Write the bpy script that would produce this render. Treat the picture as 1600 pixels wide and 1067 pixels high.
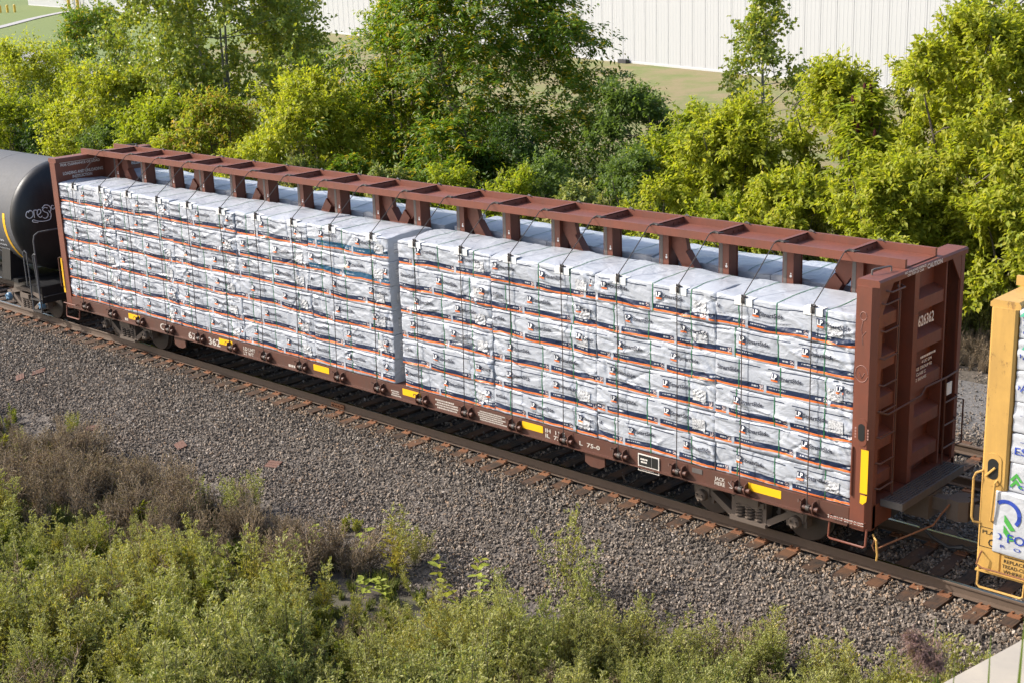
import bpy, bmesh, math, random
import numpy as np
from mathutils import Vector, Matrix

random.seed(7); RNG = np.random.default_rng(7)
for o in list(bpy.data.objects): bpy.data.objects.remove(o)
scn = bpy.context.scene
COL = scn.collection

# ------------------------------------------------------------------ camera
CAM = np.array([20.658, -18.700, 9.302]); YAW, PITCH, ROLL = -0.758, 0.280, -0.037
cp, sp = math.cos(YAW), math.sin(YAW)
f0 = np.array([sp, cp, 0]); rt = np.array([cp, -sp, 0])
fw = f0*math.cos(PITCH)-np.array([0, 0, 1])*math.sin(PITCH); up = np.cross(rt, fw)
ra = rt*math.cos(ROLL)+up*math.sin(ROLL); ub = up*math.cos(ROLL)-rt*math.sin(ROLL)
cam = bpy.data.cameras.new('camera'); camo = bpy.data.objects.new('camera', cam); COL.objects.link(camo)
camo.matrix_world = Matrix(((ra[0], ub[0], -fw[0], CAM[0]), (ra[1], ub[1], -fw[1], CAM[1]), (ra[2], ub[2], -fw[2], CAM[2]), (0, 0, 0, 1)))
cam.sensor_width = 36; cam.lens = 2170/1600*36; cam.clip_start = .1; cam.clip_end = 2000
cam.dof.use_dof = True; cam.dof.focus_distance = 24; cam.dof.aperture_fstop = 8
scn.camera = camo

# ------------------------------------------------------------------ world, sun, exposure
SUN = Vector((-1.12, -.70, 1.0)).normalized()
w = bpy.data.worlds.new('World'); scn.world = w; w.use_nodes = True
nt = w.node_tree; bg = nt.nodes['Background']; sky = nt.nodes.new('ShaderNodeTexSky'); sky.sky_type = 'NISHITA'; sky.sun_disc = False
sky.sun_elevation = math.asin(SUN.z); sky.sun_rotation = math.atan2(SUN.x, SUN.y); sky.air_density = 1.0; sky.dust_density = 2.5
nt.links.new(sky.outputs[0], bg.inputs[0]); bg.inputs[1].default_value = .15
sl = bpy.data.lights.new('sun', 'SUN'); sl.energy = 3.3; sl.angle = math.radians(.53); sl.color = (1, .945, .87)
so = bpy.data.objects.new('sun', sl); COL.objects.link(so); so.rotation_euler = SUN.to_track_quat('Z', 'Y').to_euler(); so.location = (-30, -20, 40)
vs = scn.view_settings; vs.view_transform = 'Standard'; vs.look = 'None'; vs.exposure = 1.05; vs.gamma = 1

# ------------------------------------------------------------------ material helpers
class NT:
    def __init__(s, name):
        s.m = bpy.data.materials.new(name); s.m.use_nodes = True; s.t = s.m.node_tree
        s.b = s.t.nodes['Principled BSDF']; s.out = s.t.nodes['Material Output']
    def n(s, typ, **k):
        nd = s.t.nodes.new('ShaderNode'+typ)
        for a, v in k.items(): setattr(nd, a, v)
        return nd
    def set(s, sock, v):
        if v is None: return
        if isinstance(v, bpy.types.NodeSocket): s.t.links.new(v, sock)
        else: sock.default_value = v
    def math(s, op, a, b=None, c=None):
        nd = s.n('Math', operation=op); s.set(nd.inputs[0], a); s.set(nd.inputs[1], b); s.set(nd.inputs[2], c); return nd.outputs[0]
    def mix(s, f, a, b, bt='MIX'):
        nd = s.n('MixRGB', blend_type=bt); s.set(nd.inputs[0], f); s.set(nd.inputs[1], a if not isinstance(a, tuple) else (*a[:3], 1)); s.set(nd.inputs[2], b if not isinstance(b, tuple) else (*b[:3], 1)); return nd.outputs[0]
    def noise(s, scale, detail=4, rough=.55, vec=None, out=0, dist=0):
        nd = s.n('TexNoise'); s.set(nd.inputs['Vector'], vec); nd.inputs['Scale'].default_value = scale; nd.inputs['Detail'].default_value = detail
        nd.inputs['Roughness'].default_value = rough; nd.inputs['Distortion'].default_value = dist; return nd.outputs[out]
    def ramp(s, f, pts, interp='LINEAR'):
        nd = s.n('ValToRGB'); s.set(nd.inputs[0], f); cr = nd.color_ramp; cr.interpolation = interp
        while len(cr.elements) < len(pts): cr.elements.new(.5)
        for e, (p, c) in zip(cr.elements, pts): e.position = p; e.color = (*c[:3], 1) if isinstance(c, tuple) else (c, c, c, 1)
        return nd.outputs[0]
    def obj(s): return s.n('TexCoord').outputs['Object']
    def pos(s): return s.n('NewGeometry').outputs['Position']
    def mapv(s, vec, scale=(1, 1, 1), loc=(0, 0, 0)):
        nd = s.n('Mapping'); s.set(nd.inputs[0], vec); nd.inputs[1].default_value = loc; nd.inputs[3].default_value = scale; return nd.outputs[0]
    def bump(s, h, strength=.3, dist=.01, nrm=None):
        nd = s.n('Bump'); s.set(nd.inputs['Height'], h); nd.inputs['Strength'].default_value = strength; nd.inputs['Distance'].default_value = dist; s.set(nd.inputs['Normal'], nrm); return nd.outputs[0]
    def fin(s, color=None, rough=None, metal=None, normal=None, spec=None):
        if isinstance(color, tuple): color = (*color[:3], 1)
        s.set(s.b.inputs['Base Color'], color); s.set(s.b.inputs['Roughness'], rough); s.set(s.b.inputs['Metallic'], metal); s.set(s.b.inputs['Normal'], normal); s.set(s.b.inputs['Specular IOR Level'], spec)
        return s.m
M = {}
def paint(name, col, rough=.5, var=.18, dirt=(.09, .07, .055), dirt_amt=.35, metal=0, streak=True):
    t = NT(name); p = t.pos()
    n1 = t.noise(1.7, 6, .6, p); n2 = t.noise(14, 5, .65, p)
    c = t.mix(t.math('MULTIPLY', n2, var*2), tuple(x*(1+var*.5) for x in col), tuple(x*(1-var*1.4) for x in col))
    if streak:
        st = t.noise(1, 5, .7, t.mapv(p, (9, 9, .7)))
        n1 = t.math('MULTIPLY', t.math('ADD', n1, st), .5)
    d = t.ramp(n1, [(.42, 0.), (.72, 1.)])
    c = t.mix(t.math('MULTIPLY', d, dirt_amt), c, dirt)
    if name in ('brown', 'brown_sill', 'yellow'):
        fd = t.ramp(t.noise(.9, 6, .7, t.mapv(p, (1, 1, .6), (3, 7, 1))), [(.50, 0.), (.68, 1.)]); c = t.mix(t.math('MULTIPLY', fd, .40), c, tuple(min(1, x*1.4) for x in col))
        rs_ = t.ramp(t.noise(5.5, 7, .75, t.mapv(p, (1, 1, .45), (1, 2, 9))), [(.60, 0.), (.66, 1.)]); c = t.mix(t.math('MULTIPLY', rs_, .55), c, (.085, .036, .020))
    r = t.math('ADD', t.math('MULTIPLY', n2, .25), rough-.1)
    M[name] = t.fin(c, r, metal, t.bump(n2, .15, .004), .3 if name.startswith('tank') else None); return M[name]
def flat(name, col, rough=.6, metal=0, var=.25, scale=20):
    t = NT(name); n = t.noise(scale, 4, .6, t.pos())
    M[name] = t.fin(t.mix(n, tuple(x*(1-var) for x in col), tuple(x*(1+var) for x in col)), rough, metal); return M[name]

paint('brown', (.148, .040, .0205), .55, dirt=(.055, .032, .024), dirt_amt=.5)
paint('brown_sill', (.085, .030, .018), .55, dirt=(.06, .045, .036), dirt_amt=.5)
paint('yellow', (.47, .275, .07), .5, dirt=(.16, .09, .04), dirt_amt=.3)
paint('tank_black', (.012, .012, .013), .42, dirt=(.045, .042, .04), dirt_amt=.45)  # head's shade painted in as a darker black; underframe and saddle share it
paint('tank_side', (.085, .085, .088), .7, dirt=(.095, .088, .078), dirt_amt=.5)  # sunlit grey painted into the colour; same dusty black paint as the head
paint('steel_dark', (.030, .027, .025), .6, dirt=(.06, .045, .035), dirt_amt=.5)
paint('truck_steel', (.105, .078, .060), .8, dirt=(.13, .098, .072), dirt_amt=.6)
paint('wheel_steel', (.045, .034, .027), .55, dirt=(.05, .035, .026), dirt_amt=.6)
paint('galv', (.12, .105, .098), .5, dirt=(.05, .03, .025), dirt_amt=.5, metal=.2)
paint('rust', (.235, .098, .042), .8, var=.4, dirt=(.10, .04, .022), dirt_amt=.5, streak=False)
paint('rail_side', (.095, .062, .040), .75, var=.3, dirt=(.09, .06, .045), dirt_amt=.5)
paint('rust_dark', (.13, .060, .040), .85, var=.4, dirt=(.09, .05, .035), dirt_amt=.5, streak=False)
paint('concrete', (.36, .31, .24), .85, var=.15, dirt=(.22, .20, .18), dirt_amt=.5, streak=False)
flat('rail_top', (.34, .31, .28), .22, 1., .12, 40)
flat('bright_steel', (.55, .52, .48), .3, 1., .1)
flat('cable', (.05, .040, .034), .6); flat('black', (.012, .012, .012), .5); flat('rubber', (.012, .011, .011), .6)
flat('sill_paint', (.46, .41, .36), .7, var=.3, scale=40); flat('white_paint', (.66, .60, .54), .6, var=.18, scale=60); flat('white_bright', (.74, .72, .68), .6, var=.08)
flat('reflector', (.80, .44, .015), .35, var=.1, scale=60); flat('guard', (.70, .69, .66), .5, var=.08)
flat('strap_green', (.020, .13, .050), .4, var=.25); flat('ink_navy', (.016, .024, .055), .5, var=.2); flat('ink_orange', (.72, .15, .025), .5, var=.15)
flat('ink_grey', (.022, .026, .045), .5); flat('ink_white', (.78, .78, .78), .5, var=.03); flat('ink_blue', (.02, .05, .30), .5); flat('ink_green', (.06, .30, .05), .5)
flat('ink_teal', (.10, .42, .28), .5); flat('chalk', (.30, .16, .13), .7); flat('graffiti', (.60, .60, .62), .6); flat('blue_cap', (.10, .20, .30), .5)
flat('red_paint', (.30, .02, .02), .5); flat('bait_black', (.02, .02, .025), .5); flat('yellow_post', (.62, .40, .05), .5, var=.1)
flat('door_grey', (.16, .16, .16), .5)

def wrap_mat(name, navy, bandh, period=1.12):
    t = NT(name); uv = t.n('UVMap'); uv.uv_map = 'print'
    sx = t.n('SeparateXYZ'); t.t.links.new(uv.outputs[0], sx.inputs[0]); u, v = sx.outputs[0], sx.outputs[1]
    ph = t.math('FRACT', t.math('DIVIDE', u, period))
    def rng(x, a, b): return t.math('MULTIPLY', t.math('GREATER_THAN', x, a), t.math('LESS_THAN', x, b))
    p = t.obj(); P2 = t.pos()
    body = rng(ph, .0, .955)
    band = t.math('MULTIPLY', rng(v, .071, .071+bandh), body); orange = t.math('MULTIPLY', rng(v, .038, .070), body)
    thin = t.math('MULTIPLY', rng(v, .412, .430), rng(ph, .02, .90)); thin2 = rng(v, -.5, .008)
    n1 = t.noise(3, 5, .6, P2); n2 = t.noise(60, 3, .5, P2)
    base = t.mix(n1, (.33, .348, .385), (.41, .425, .455))
    base = t.mix(t.math('MULTIPLY', t.ramp(t.noise(7, 5, .65, P2), [(.5, 0.), (.75, 1.)]), .25), base, (.245, .255, .28))
    # small print in the band and faint small print on the white
    cell = t.noise(1, 0, .5, t.mapv(uv.outputs[0], (55, 1, 1))); 
    txt = t.math('MULTIPLY', rng(v, .112, .130), t.math('MULTIPLY', rng(ph, .03, .30), t.math('GREATER_THAN', cell, .45)))
    txt2 = t.math('MULTIPLY', rng(v, .100, .125), t.math('MULTIPLY', rng(ph, .76, .86), t.math('GREATER_THAN', cell, .42)))
    box = t.math('MULTIPLY', rng(v, .065, .145), t.math('MULTIPLY', rng(ph, .885, .945), t.math('GREATER_THAN', t.noise(1, 0, .5, t.mapv(uv.outputs[0], (42, 42, 1))), .48)))
    c = t.mix(t.math('MULTIPLY', thin2, .6), base, (.10, .11, .14)); c = t.mix(thin, c, (.030, .04, .07)); c = t.mix(band, c, navy); c = t.mix(orange, c, (.70, .155, .03))
    c = t.mix(t.math('MULTIPLY', t.math('MAXIMUM', txt, txt2), .65), c, (.6, .6, .6)); c = t.mix(t.math('MULTIPLY', box, .7), c, (.62, .5, .46))
    # creases
    cr = t.n('TexVoronoi', feature='DISTANCE_TO_EDGE'); t.set(cr.inputs['Vector'], t.mapv(t.mix(.12, P2, t.noise(2.2, 4, .6, P2, 1)), (1.7, 1.7, 3.4))); cr.inputs['Scale'].default_value = 1
    h = t.math('ADD', t.math('MULTIPLY', t.math('MINIMUM', cr.outputs[0], .35), 1.1), t.math('MULTIPLY', t.noise(3.2, 3, .5, t.mapv(P2, (1, 1, 1.7)), 0, 1.2), 1.7))
    h2 = t.math('ADD', h, t.math('MULTIPLY', n2, .05))
    M[name] = t.fin(c, .38, 0, t.bump(h2, .7, .024)); return M[name]
wrap_mat('wrap', (.012, .022, .055), .084); wrap_mat('wrap_teal', (.016, .075, .14), .11)
def plainwrap(name, col):
    t = NT(name); P2 = t.pos(); cr = t.n('TexVoronoi', feature='DISTANCE_TO_EDGE'); t.set(cr.inputs['Vector'], t.mapv(t.mix(.12, P2, t.noise(2.2, 4, .6, P2, 1)), (3.5, 3.5, 6))); cr.inputs['Scale'].default_value = 1
    n = t.noise(5, 5, .6, P2); h = t.math('ADD', t.math('MINIMUM', cr.outputs[0], .35), t.math('MULTIPLY', n, 1.3))
    M[name] = t.fin(t.mix(n, tuple(x*.9 for x in col), tuple(x*1.06 for x in col)), .42, 0, t.bump(h, .55, .02))
plainwrap('wrap_plain', (.43, .44, .46))
t = NT('sticker'); uvp = t.pos(); s_ = t.noise(1, 1, .5, t.mapv(uvp, (70, 1, 45))); M['sticker'] = t.fin(t.ramp(s_, [(.40, (.22, .22, .24)), (.48, (.50, .50, .50))]), .4)

def leaf_mat(name, cols, trans=.35, rough=.5, patch=False):
    t = NT(name); g = t.n('NewGeometry'); oi = t.n('ObjectInfo')
    r = g.outputs['Random Per Island']
    k = len(cols); c = t.ramp(r, [((i+.5)/k, x) for i, x in enumerate(cols)])
    n = t.noise(.9, 3, .6, g.outputs['Position']); c = t.mix(t.math('MULTIPLY', n, .55), c, t.mix(1., c, (.55, .66, .5), 'MULTIPLY'))
    if name in ('leaf_mugwort', 'leaf_ragweed', 'leaf_weed'):
        k1 = t.ramp(t.noise(.55, 4, .65, g.outputs['Position']), [(.34, 0.), (.46, .55), (.60, 1.)]); c = t.mix(1., c, t.mix(k1, (.55, .72, .60), (1.30, 1.12, 1.0)), 'MULTIPLY')
    t.fin(c, rough, 0, None, .25)
    tr = t.n('BsdfTranslucent'); t.set(tr.inputs[0], t.mix(1., c, (1.3, 1.35, .6), 'MULTIPLY'))
    mx = t.n('MixShader'); mx.inputs[0].default_value = trans
    t.t.links.new(t.b.outputs[0], mx.inputs[1]); t.t.links.new(tr.outputs[0], mx.inputs[2]); t.t.links.new(mx.outputs[0], t.out.inputs[0])
    M[name] = t.m
leaf_mat('leaf_boxelder', [(0.326, 0.347, 0.036), (0.421, 0.405, 0.044), (0.254, 0.300, 0.033), (0.496, 0.440, 0.050), (0.349, 0.375, 0.039)], 0.50)
leaf_mat('leaf_boxelder_green', [(0.243, 0.294, 0.029), (0.316, 0.346, 0.029), (0.205, 0.254, 0.026), (0.434, 0.406, 0.035), (0.267, 0.306, 0.029)], 0.50)
leaf_mat('leaf_rusty', [(0.258, 0.309, 0.038), (0.344, 0.292, 0.052), (0.206, 0.258, 0.034), (0.413, 0.240, 0.069), (0.275, 0.327, 0.034)], 0.50)
leaf_mat('leaf_walnut', [(0.117, 0.195, 0.021), (0.146, 0.223, 0.024), (0.095, 0.159, 0.019), (0.169, 0.234, 0.024), (0.117, 0.188, 0.020), (0.130, 0.198, 0.021), (0.471, 0.339, 0.020)], 0.45, .42)
leaf_mat('leaf_cottonwood', [(0.220, 0.271, 0.055), (0.284, 0.326, 0.063), (0.181, 0.229, 0.047), (0.337, 0.358, 0.074), (0.258, 0.302, 0.059), (0.465, 0.412, 0.055)], 0.42, .32)
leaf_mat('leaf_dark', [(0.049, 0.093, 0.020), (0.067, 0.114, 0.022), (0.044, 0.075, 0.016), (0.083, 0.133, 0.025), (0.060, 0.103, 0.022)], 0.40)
leaf_mat('leaf_shrub', [(0.115, 0.171, 0.043), (0.147, 0.201, 0.050), (0.095, 0.141, 0.036), (0.179, 0.231, 0.056), (0.126, 0.181, 0.043)], 0.42)
leaf_mat('leaf_mugwort', [(0.296, 0.315, 0.111), (0.376, 0.378, 0.131), (0.228, 0.263, 0.090), (0.415, 0.386, 0.151), (0.296, 0.307, 0.100)], .3)
leaf_mat('leaf_weed', [(0.221, 0.264, 0.054), (0.289, 0.310, 0.061), (0.178, 0.216, 0.046), (0.331, 0.319, 0.070), (0.244, 0.264, 0.058)], .35)
leaf_mat('leaf_ragweed', [(0.308, 0.300, 0.068), (0.384, 0.354, 0.083), (0.234, 0.256, 0.058), (0.447, 0.381, 0.095), (0.298, 0.292, 0.068)], .35)
leaf_mat('leaf_yellow', [(.34, .29, .02), (.42, .34, .02), (.25, .26, .03), (.36, .24, .02)], .35)
leaf_mat('leaf_milkweed', [(0.213, 0.300, 0.055), (0.275, 0.348, 0.066), (0.375, 0.396, 0.066), (0.175, 0.264, 0.055)], .35)
leaf_mat('dry_stalk', [(0.318, 0.230, 0.160), (0.227, 0.162, 0.116), (0.454, 0.347, 0.241), (0.167, 0.119, 0.087), (0.379, 0.273, 0.189)], .2, .8)
leaf_mat('leaf_plume', [(0.345, 0.336, 0.120), (0.425, 0.403, 0.150), (0.299, 0.302, 0.100), (0.391, 0.358, 0.160)], .35)
leaf_mat('reed_leaf', [(0.196, 0.264, 0.055), (0.253, 0.297, 0.060), (0.161, 0.220, 0.060)], .4)
leaf_mat('reed_plume', [(0.247, 0.153, 0.145), (0.323, 0.207, 0.187), (0.190, 0.108, 0.111)], .3, .9)
leaf_mat('sumac_cone', [(.07, .014, .014), (.05, .012, .012)], .1, .9)
leaf_mat('grass_blade', [(0.150, 0.188, 0.045), (0.210, 0.225, 0.060), (0.270, 0.247, 0.090), (0.112, 0.150, 0.038)], .35)
def bark(name, col):
    t = NT(name); p = t.obj(); n = t.noise(8, 5, .7, t.mapv(p, (1, 1, .25)))
    M[name] = t.fin(t.mix(n, tuple(x*.5 for x in col), tuple(x*1.4 for x in col)), .9, 0, t.bump(n, .6, .02))
bark('bark', (.10, .08, .062)); bark('bark_grey', (.20, .19, .165)); bark('stem', (.10, .085, .05))

t = NT('stone'); at = t.n('Attribute', attribute_type='INSTANCER', attribute_name='tone'); n = t.noise(30, 4, .6, t.obj())
c = t.ramp(at.outputs['Fac'], [(.0, (.057, .045, .033)), (.18, (.112, .089, .068)), (.36, (.165, .133, .102)), (.54, (.212, .172, .135)), (.68, (.265, .22, .177)), (.78, (.265, .172, .102)), (.87, (.375, .325, .27)), (.94, (.33, .235, .155)), (1., (.52, .49, .46))])
M['stone'] = t.fin(t.mix(n, t.mix(1., c, (.7, .7, .7), 'MULTIPLY'), c), .85, 0, t.bump(n, .3, .01))
t = NT('ballast_base'); p = t.pos(); v = t.n('TexVoronoi'); t.set(v.inputs['Vector'], p); v.inputs['Scale'].default_value = 19; n = t.noise(1.3, 4, .6, p)
c = t.ramp(v.outputs['Color'], [(.1, (.03, .025, .02)), (.5, (.075, .06, .05)), (.85, (.15, .125, .10))]); M['ballast_base'] = t.fin(t.mix(t.math('MULTIPLY', n, .5), c, (.08, .068, .058)), .9, 0, t.bump(v.outputs['Distance'], .8, .03))
t = NT('gravel'); p = t.pos(); n = t.noise(.8, 5, .6, p); v = t.n('TexVoronoi'); t.set(v.inputs['Vector'], p); v.inputs['Scale'].default_value = 34
c = t.mix(n, (.075, .070, .066), (.15, .138, .128)); c = t.mix(.45, c, t.ramp(v.outputs['Color'], [(.2, (.06, .055, .05)), (.8, (.22, .20, .185))])); M['gravel'] = t.fin(c, .95, 0, t.bump(v.outputs['Distance'], .6, .02))
t = NT('soil_grass'); p = t.pos(); n = t.noise(.35, 6, .65, p); n2 = t.noise(5, 5, .65, p); n3 = t.noise(.09, 4, .6, p)
sy = t.n('SeparateXYZ'); t.t.links.new(p, sy.inputs[0]); far = t.math('GREATER_THAN', sy.outputs[1], 21.)
west = t.math('LESS_THAN', t.math('ADD', sy.outputs[0], t.math('MULTIPLY', t.math('SUBTRACT', n3, .5), 50.)), -92.)
soil = t.mix(n2, (.045, .036, .027), (.12, .098, .075)); soil = t.mix(t.ramp(n, [(.45, 0.), (.62, .7)]), soil, (.07, .075, .03))
dry = t.mix(n2, (.155, .125, .055), (.23, .185, .09)); green = t.mix(n2, (.090, .125, .022), (.135, .168, .036))
patch = t.ramp(n, [(.43, 0.), (.60, 1.)]); lawn = t.mix(t.math('MAXIMUM', t.math('MULTIPLY', patch, .85), west), dry, green)
M['soil_grass'] = t.fin(t.mix(far, soil, lawn), .95, 0, t.bump(n2, .5, .05))
t = NT('path'); n = t.noise(3, 5, .6, t.pos()); M['path'] = t.fin(t.mix(n, (.24, .23, .225), (.36, .345, .335)), .9)
t = NT('tie_wood'); oi = t.n('ObjectInfo'); p = t.obj(); g1 = t.noise(1, 6, .75, t.mapv(p, (26, 1.6, 26))); n = t.noise(3, 4, .6, t.pos())
c = t.ramp(g1, [(.34, (.010, .007, .006)), (.5, (.055, .036, .024)), (.70, (.12, .078, .048))]); c = t.mix(t.math('MULTIPLY', t.ramp(n, [(.40, 0.), (.60, 1.)]), .7), c, (.17, .082, .036))
c = t.mix(1., c, t.ramp(oi.outputs['Random'], [(0., (.45, .45, .46)), (1., (.95, .85, .78))]), 'MULTIPLY'); M['tie_wood'] = t.fin(c, .85, 0, t.bump(g1, .7, .012))
t = NT('siding'); p = t.obj(); n = t.noise(.6, 4, .6, t.mapv(p, (1, 1, .2))); M['siding'] = t.fin(t.mix(n, (.305, .31, .315), (.345, .35, .355)), .6)
flat('siding_trim', (.36, .36, .36), .5, var=.06)

# ------------------------------------------------------------------ mesh builder
ORG = {}
class MB:
    def __init__(s): s.v = []; s.f = []; s.m = []
    def add(s, v, f, m=0):
        b = len(s.v); s.v.extend([tuple(map(float, x)) for x in v]); s.f.extend([tuple(int(i)+b for i in q) for q in f]); s.m.extend([m]*len(f)); return s
    def box(s, lo, hi, m=0):
        x0, y0, z0 = lo; x1, y1, z1 = hi
        return s.add([(x0, y0, z0), (x1, y0, z0), (x1, y1, z0), (x0, y1, z0), (x0, y0, z1), (x1, y0, z1), (x1, y1, z1), (x0, y1, z1)],
                     [(0, 3, 2, 1), (4, 5, 6, 7), (0, 1, 5, 4), (1, 2, 6, 5), (2, 3, 7, 6), (3, 0, 4, 7)], m)
    def bar(s, p0, p1, w, h, upv=(0, 0, 1), m=0, w2=None, h2=None):
        p0, p1 = Vector(p0), Vector(p1); d = (p1-p0).normalized(); u = Vector(upv); sd = d.cross(u)
        if sd.length < 1e-5: u = Vector((0, 1, 0)); sd = d.cross(u)
        sd.normalize(); u = sd.cross(d)
        vs = []
        for p, ww, hh in ((p0, w, h), (p1, w2 or w, h2 or h)):
            for a, b in ((-1, -1), (1, -1), (1, 1), (-1, 1)): vs.append(p+sd*a*ww/2+u*b*hh/2)
        return s.add(vs, [(0, 1, 2, 3), (7, 6, 5, 4), (0, 4, 5, 1), (1, 5, 6, 2), (2, 6, 7, 3), (3, 7, 4, 0)], m)
    def tube(s, pts, r, n=6, m=0, cap=True):
        pts = [Vector(p) for p in pts]; rs = r if isinstance(r, (list, tuple)) else [r]*len(pts); vs = []; fs = []
        prev = None
        for i, p in enumerate(pts):
            d = (pts[min(i+1, len(pts)-1)]-pts[max(i-1, 0)]).normalized()
            a = (Vector((0, 0, 1)) if abs(d.z) < .9 else Vector((1, 0, 0))) if prev is None else prev
            a = (a-d*a.dot(d)); a.normalize(); prev = a; b = d.cross(a)
            for k in range(n): t_ = 2*math.pi*k/n; vs.append(p+(a*math.cos(t_)+b*math.sin(t_))*rs[i])
        for i in range(len(pts)-1):
            for k in range(n): fs.append((i*n+k, i*n+(k+1) % n, (i+1)*n+(k+1) % n, (i+1)*n+k))
        if cap: fs.append(tuple(range(n-1, -1, -1))); fs.append(tuple((len(pts)-1)*n+k for k in range(n)))
        return s.add(vs, fs, m)
    def lathe(s, prof, o, ax='y', n=24, m=0):   # prof: (axial, radius)
        vs = []; fs = []
        for (h, r) in prof:
            for k in range(n):
                a = 2*math.pi*k/n; c, q = r*math.cos(a), r*math.sin(a)
                vs.append({'y': (o[0]+c, o[1]+h, o[2]+q), 'x': (o[0]+h, o[1]-c, o[2]+q), 'z': (o[0]+c, o[1]-q, o[2]+h)}[ax])
        for i in range(len(prof)-1):
            for k in range(n): fs.append((i*n+k, (i+1)*n+k, (i+1)*n+(k+1) % n, i*n+(k+1) % n))
        fs.append(tuple(range(n))); fs.append(tuple((len(prof)-1)*n+k for k in range(n-1, -1, -1)))
        return s.add(vs, fs, m)
    def prism(s, poly, ax, h0, h1, m=0):    # poly in the two other axes
        k = len(poly); vs = []
        for h in (h0, h1):
            for a, b in poly: vs.append({'x': (h, a, b), 'y': (a, h, b), 'z': (a, b, h)}[ax])
        fs = [tuple(range(k-1, -1, -1)), tuple(range(k, 2*k))]+[(i, (i+1) % k, k+(i+1) % k, k+i) for i in range(k)]
        return s.add(vs, fs, m)
    def build(s, name, mats, parent=None, smooth=False, loc=None, fix=True):
        o0 = Vector((0, 0, 0))
        if parent is not None: o0 = ORG[parent.name]
        if loc is not None: o0 = o0+Vector(loc) if parent is None else Vector(loc)
        me = bpy.data.meshes.new(name)
        me.from_pydata([(x-o0.x, y-o0.y, z-o0.z) for x, y, z in s.v], [], s.f)
        mats = mats if isinstance(mats, (list, tuple)) else [mats]
        for q in mats: me.materials.append(M[q])
        if len(mats) > 1: me.polygons.foreach_set('material_index', s.m)
        if smooth: me.polygons.foreach_set('use_smooth', [True]*len(s.f))
        if fix:
            bm = bmesh.new(); bm.from_mesh(me); bmesh.ops.recalc_face_normals(bm, faces=bm.faces); bm.to_mesh(me); bm.free()
        if smooth:
            try: me.set_sharp_from_angle(angle=math.radians(40))
            except Exception: pass
        return link(name, me, parent, o0)
def link(name, me, parent=None, org=None, loc=None):
    o = bpy.data.objects.new(name, me); COL.objects.link(o)
    if parent is not None:
        o.parent = parent; po = ORG[parent.name]
        q = Vector(loc) if loc is not None else (org if org is not None else po)
        o.location = q-po; ORG[o.name] = q.copy()
    else:
        q = Vector(loc) if loc is not None else (org if org is not None else Vector((0, 0, 0)))
        o.location = q; ORG[o.name] = q.copy()
    return o
def tag(o, label, cat, group=None, kind=None):
    o['label'] = label; o['category'] = cat
    if group: o['group'] = group
    if kind: o['kind'] = kind
    return o
def thing(name, loc, label, cat, group=None):
    o = bpy.data.objects.new(name, None); COL.objects.link(o); o.location = loc; o.empty_display_size = .2; ORG[o.name] = Vector(loc); return tag(o, label, cat, group)
def subempty(name, loc, parent):
    o = bpy.data.objects.new(name, None); COL.objects.link(o); o.parent = parent; o.location = Vector(loc)-ORG[parent.name]; ORG[o.name] = Vector(loc); return o
def copy_tree(o, parent=None, delta=(0, 0, 0), first=True):
    c = o.copy(); COL.objects.link(c); c.parent = parent
    if first: c.location = Vector(o.location)+Vector(delta)
    ORG[c.name] = ORG[o.name]+Vector(delta)
    for ch in [x for x in o.children]: copy_tree(ch, c, delta, False)
    return c
ORDN = ['first', 'second', 'third', 'fourth', 'fifth', 'sixth', 'seventh', 'eighth', 'ninth', 'tenth', 'eleventh', 'twelfth', 'thirteenth', 'fourteenth', 'fifteenth', 'sixteenth', 'seventeenth', 'eighteenth', 'nineteenth', 'twentieth']

_tc = {}
def text2d(s, bold=0., res=2):
    k = (s, bold, res)
    if k in _tc: return _tc[k]
    cu = bpy.data.curves.new('txt', 'FONT'); cu.body = s; cu.size = 1; cu.resolution_u = res; cu.offset = bold; cu.fill_mode = 'FRONT'
    ob = bpy.data.objects.new('txt', cu); COL.objects.link(ob)
    dg = bpy.context.evaluated_depsgraph_get(); me = ob.evaluated_get(dg).to_mesh()
    v = np.array([x.co[:2] for x in me.vertices]) if len(me.vertices) else np.zeros((0, 2)); f = [tuple(p.vertices) for p in me.polygons]
    ob.evaluated_get(dg).to_mesh_clear(); bpy.data.objects.remove(ob); bpy.data.curves.remove(cu)
    if len(v): v[:, 0] -= v[:, 0].min()
    _tc[k] = (v, f); return _tc[k]
def put_text(mb, s, o, size, du, dv, width=None, bold=0., m=0, res=2):   # size = cap height; origin lower left
    v, f = text2d(s, bold, res)
    if not len(v): return
    k = size/.70; v = v*k
    kx = width/v[:, 0].max() if width else 1
    o, du, dv = np.array(o, float), np.array(du, float), np.array(dv, float)
    mb.add(o+v[:, :1]*kx*du+v[:, 1:]*dv, f, m)
def dashes(mb, o, w_, h, lines, du, dv, rnd, m=0):   # lettering too small to read: rows of small marks
    o, du, dv = np.array(o, float), np.array(du, float), np.array(dv, float); lh = h/lines
    for i in range(lines):
        x = rnd.uniform(0, .12)*w_; xe = w_*(1-rnd.uniform(0, .2))
        while x < xe:
            l = rnd.uniform(.4, 1.1)*lh*.8
            a = o+du*x+dv*(h-(i+1)*lh); mb.add([a, a+du*l, a+du*l+dv*lh*.6, a+dv*lh*.6], [(0, 1, 2, 3)], m); x += l+lh*.22

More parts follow.
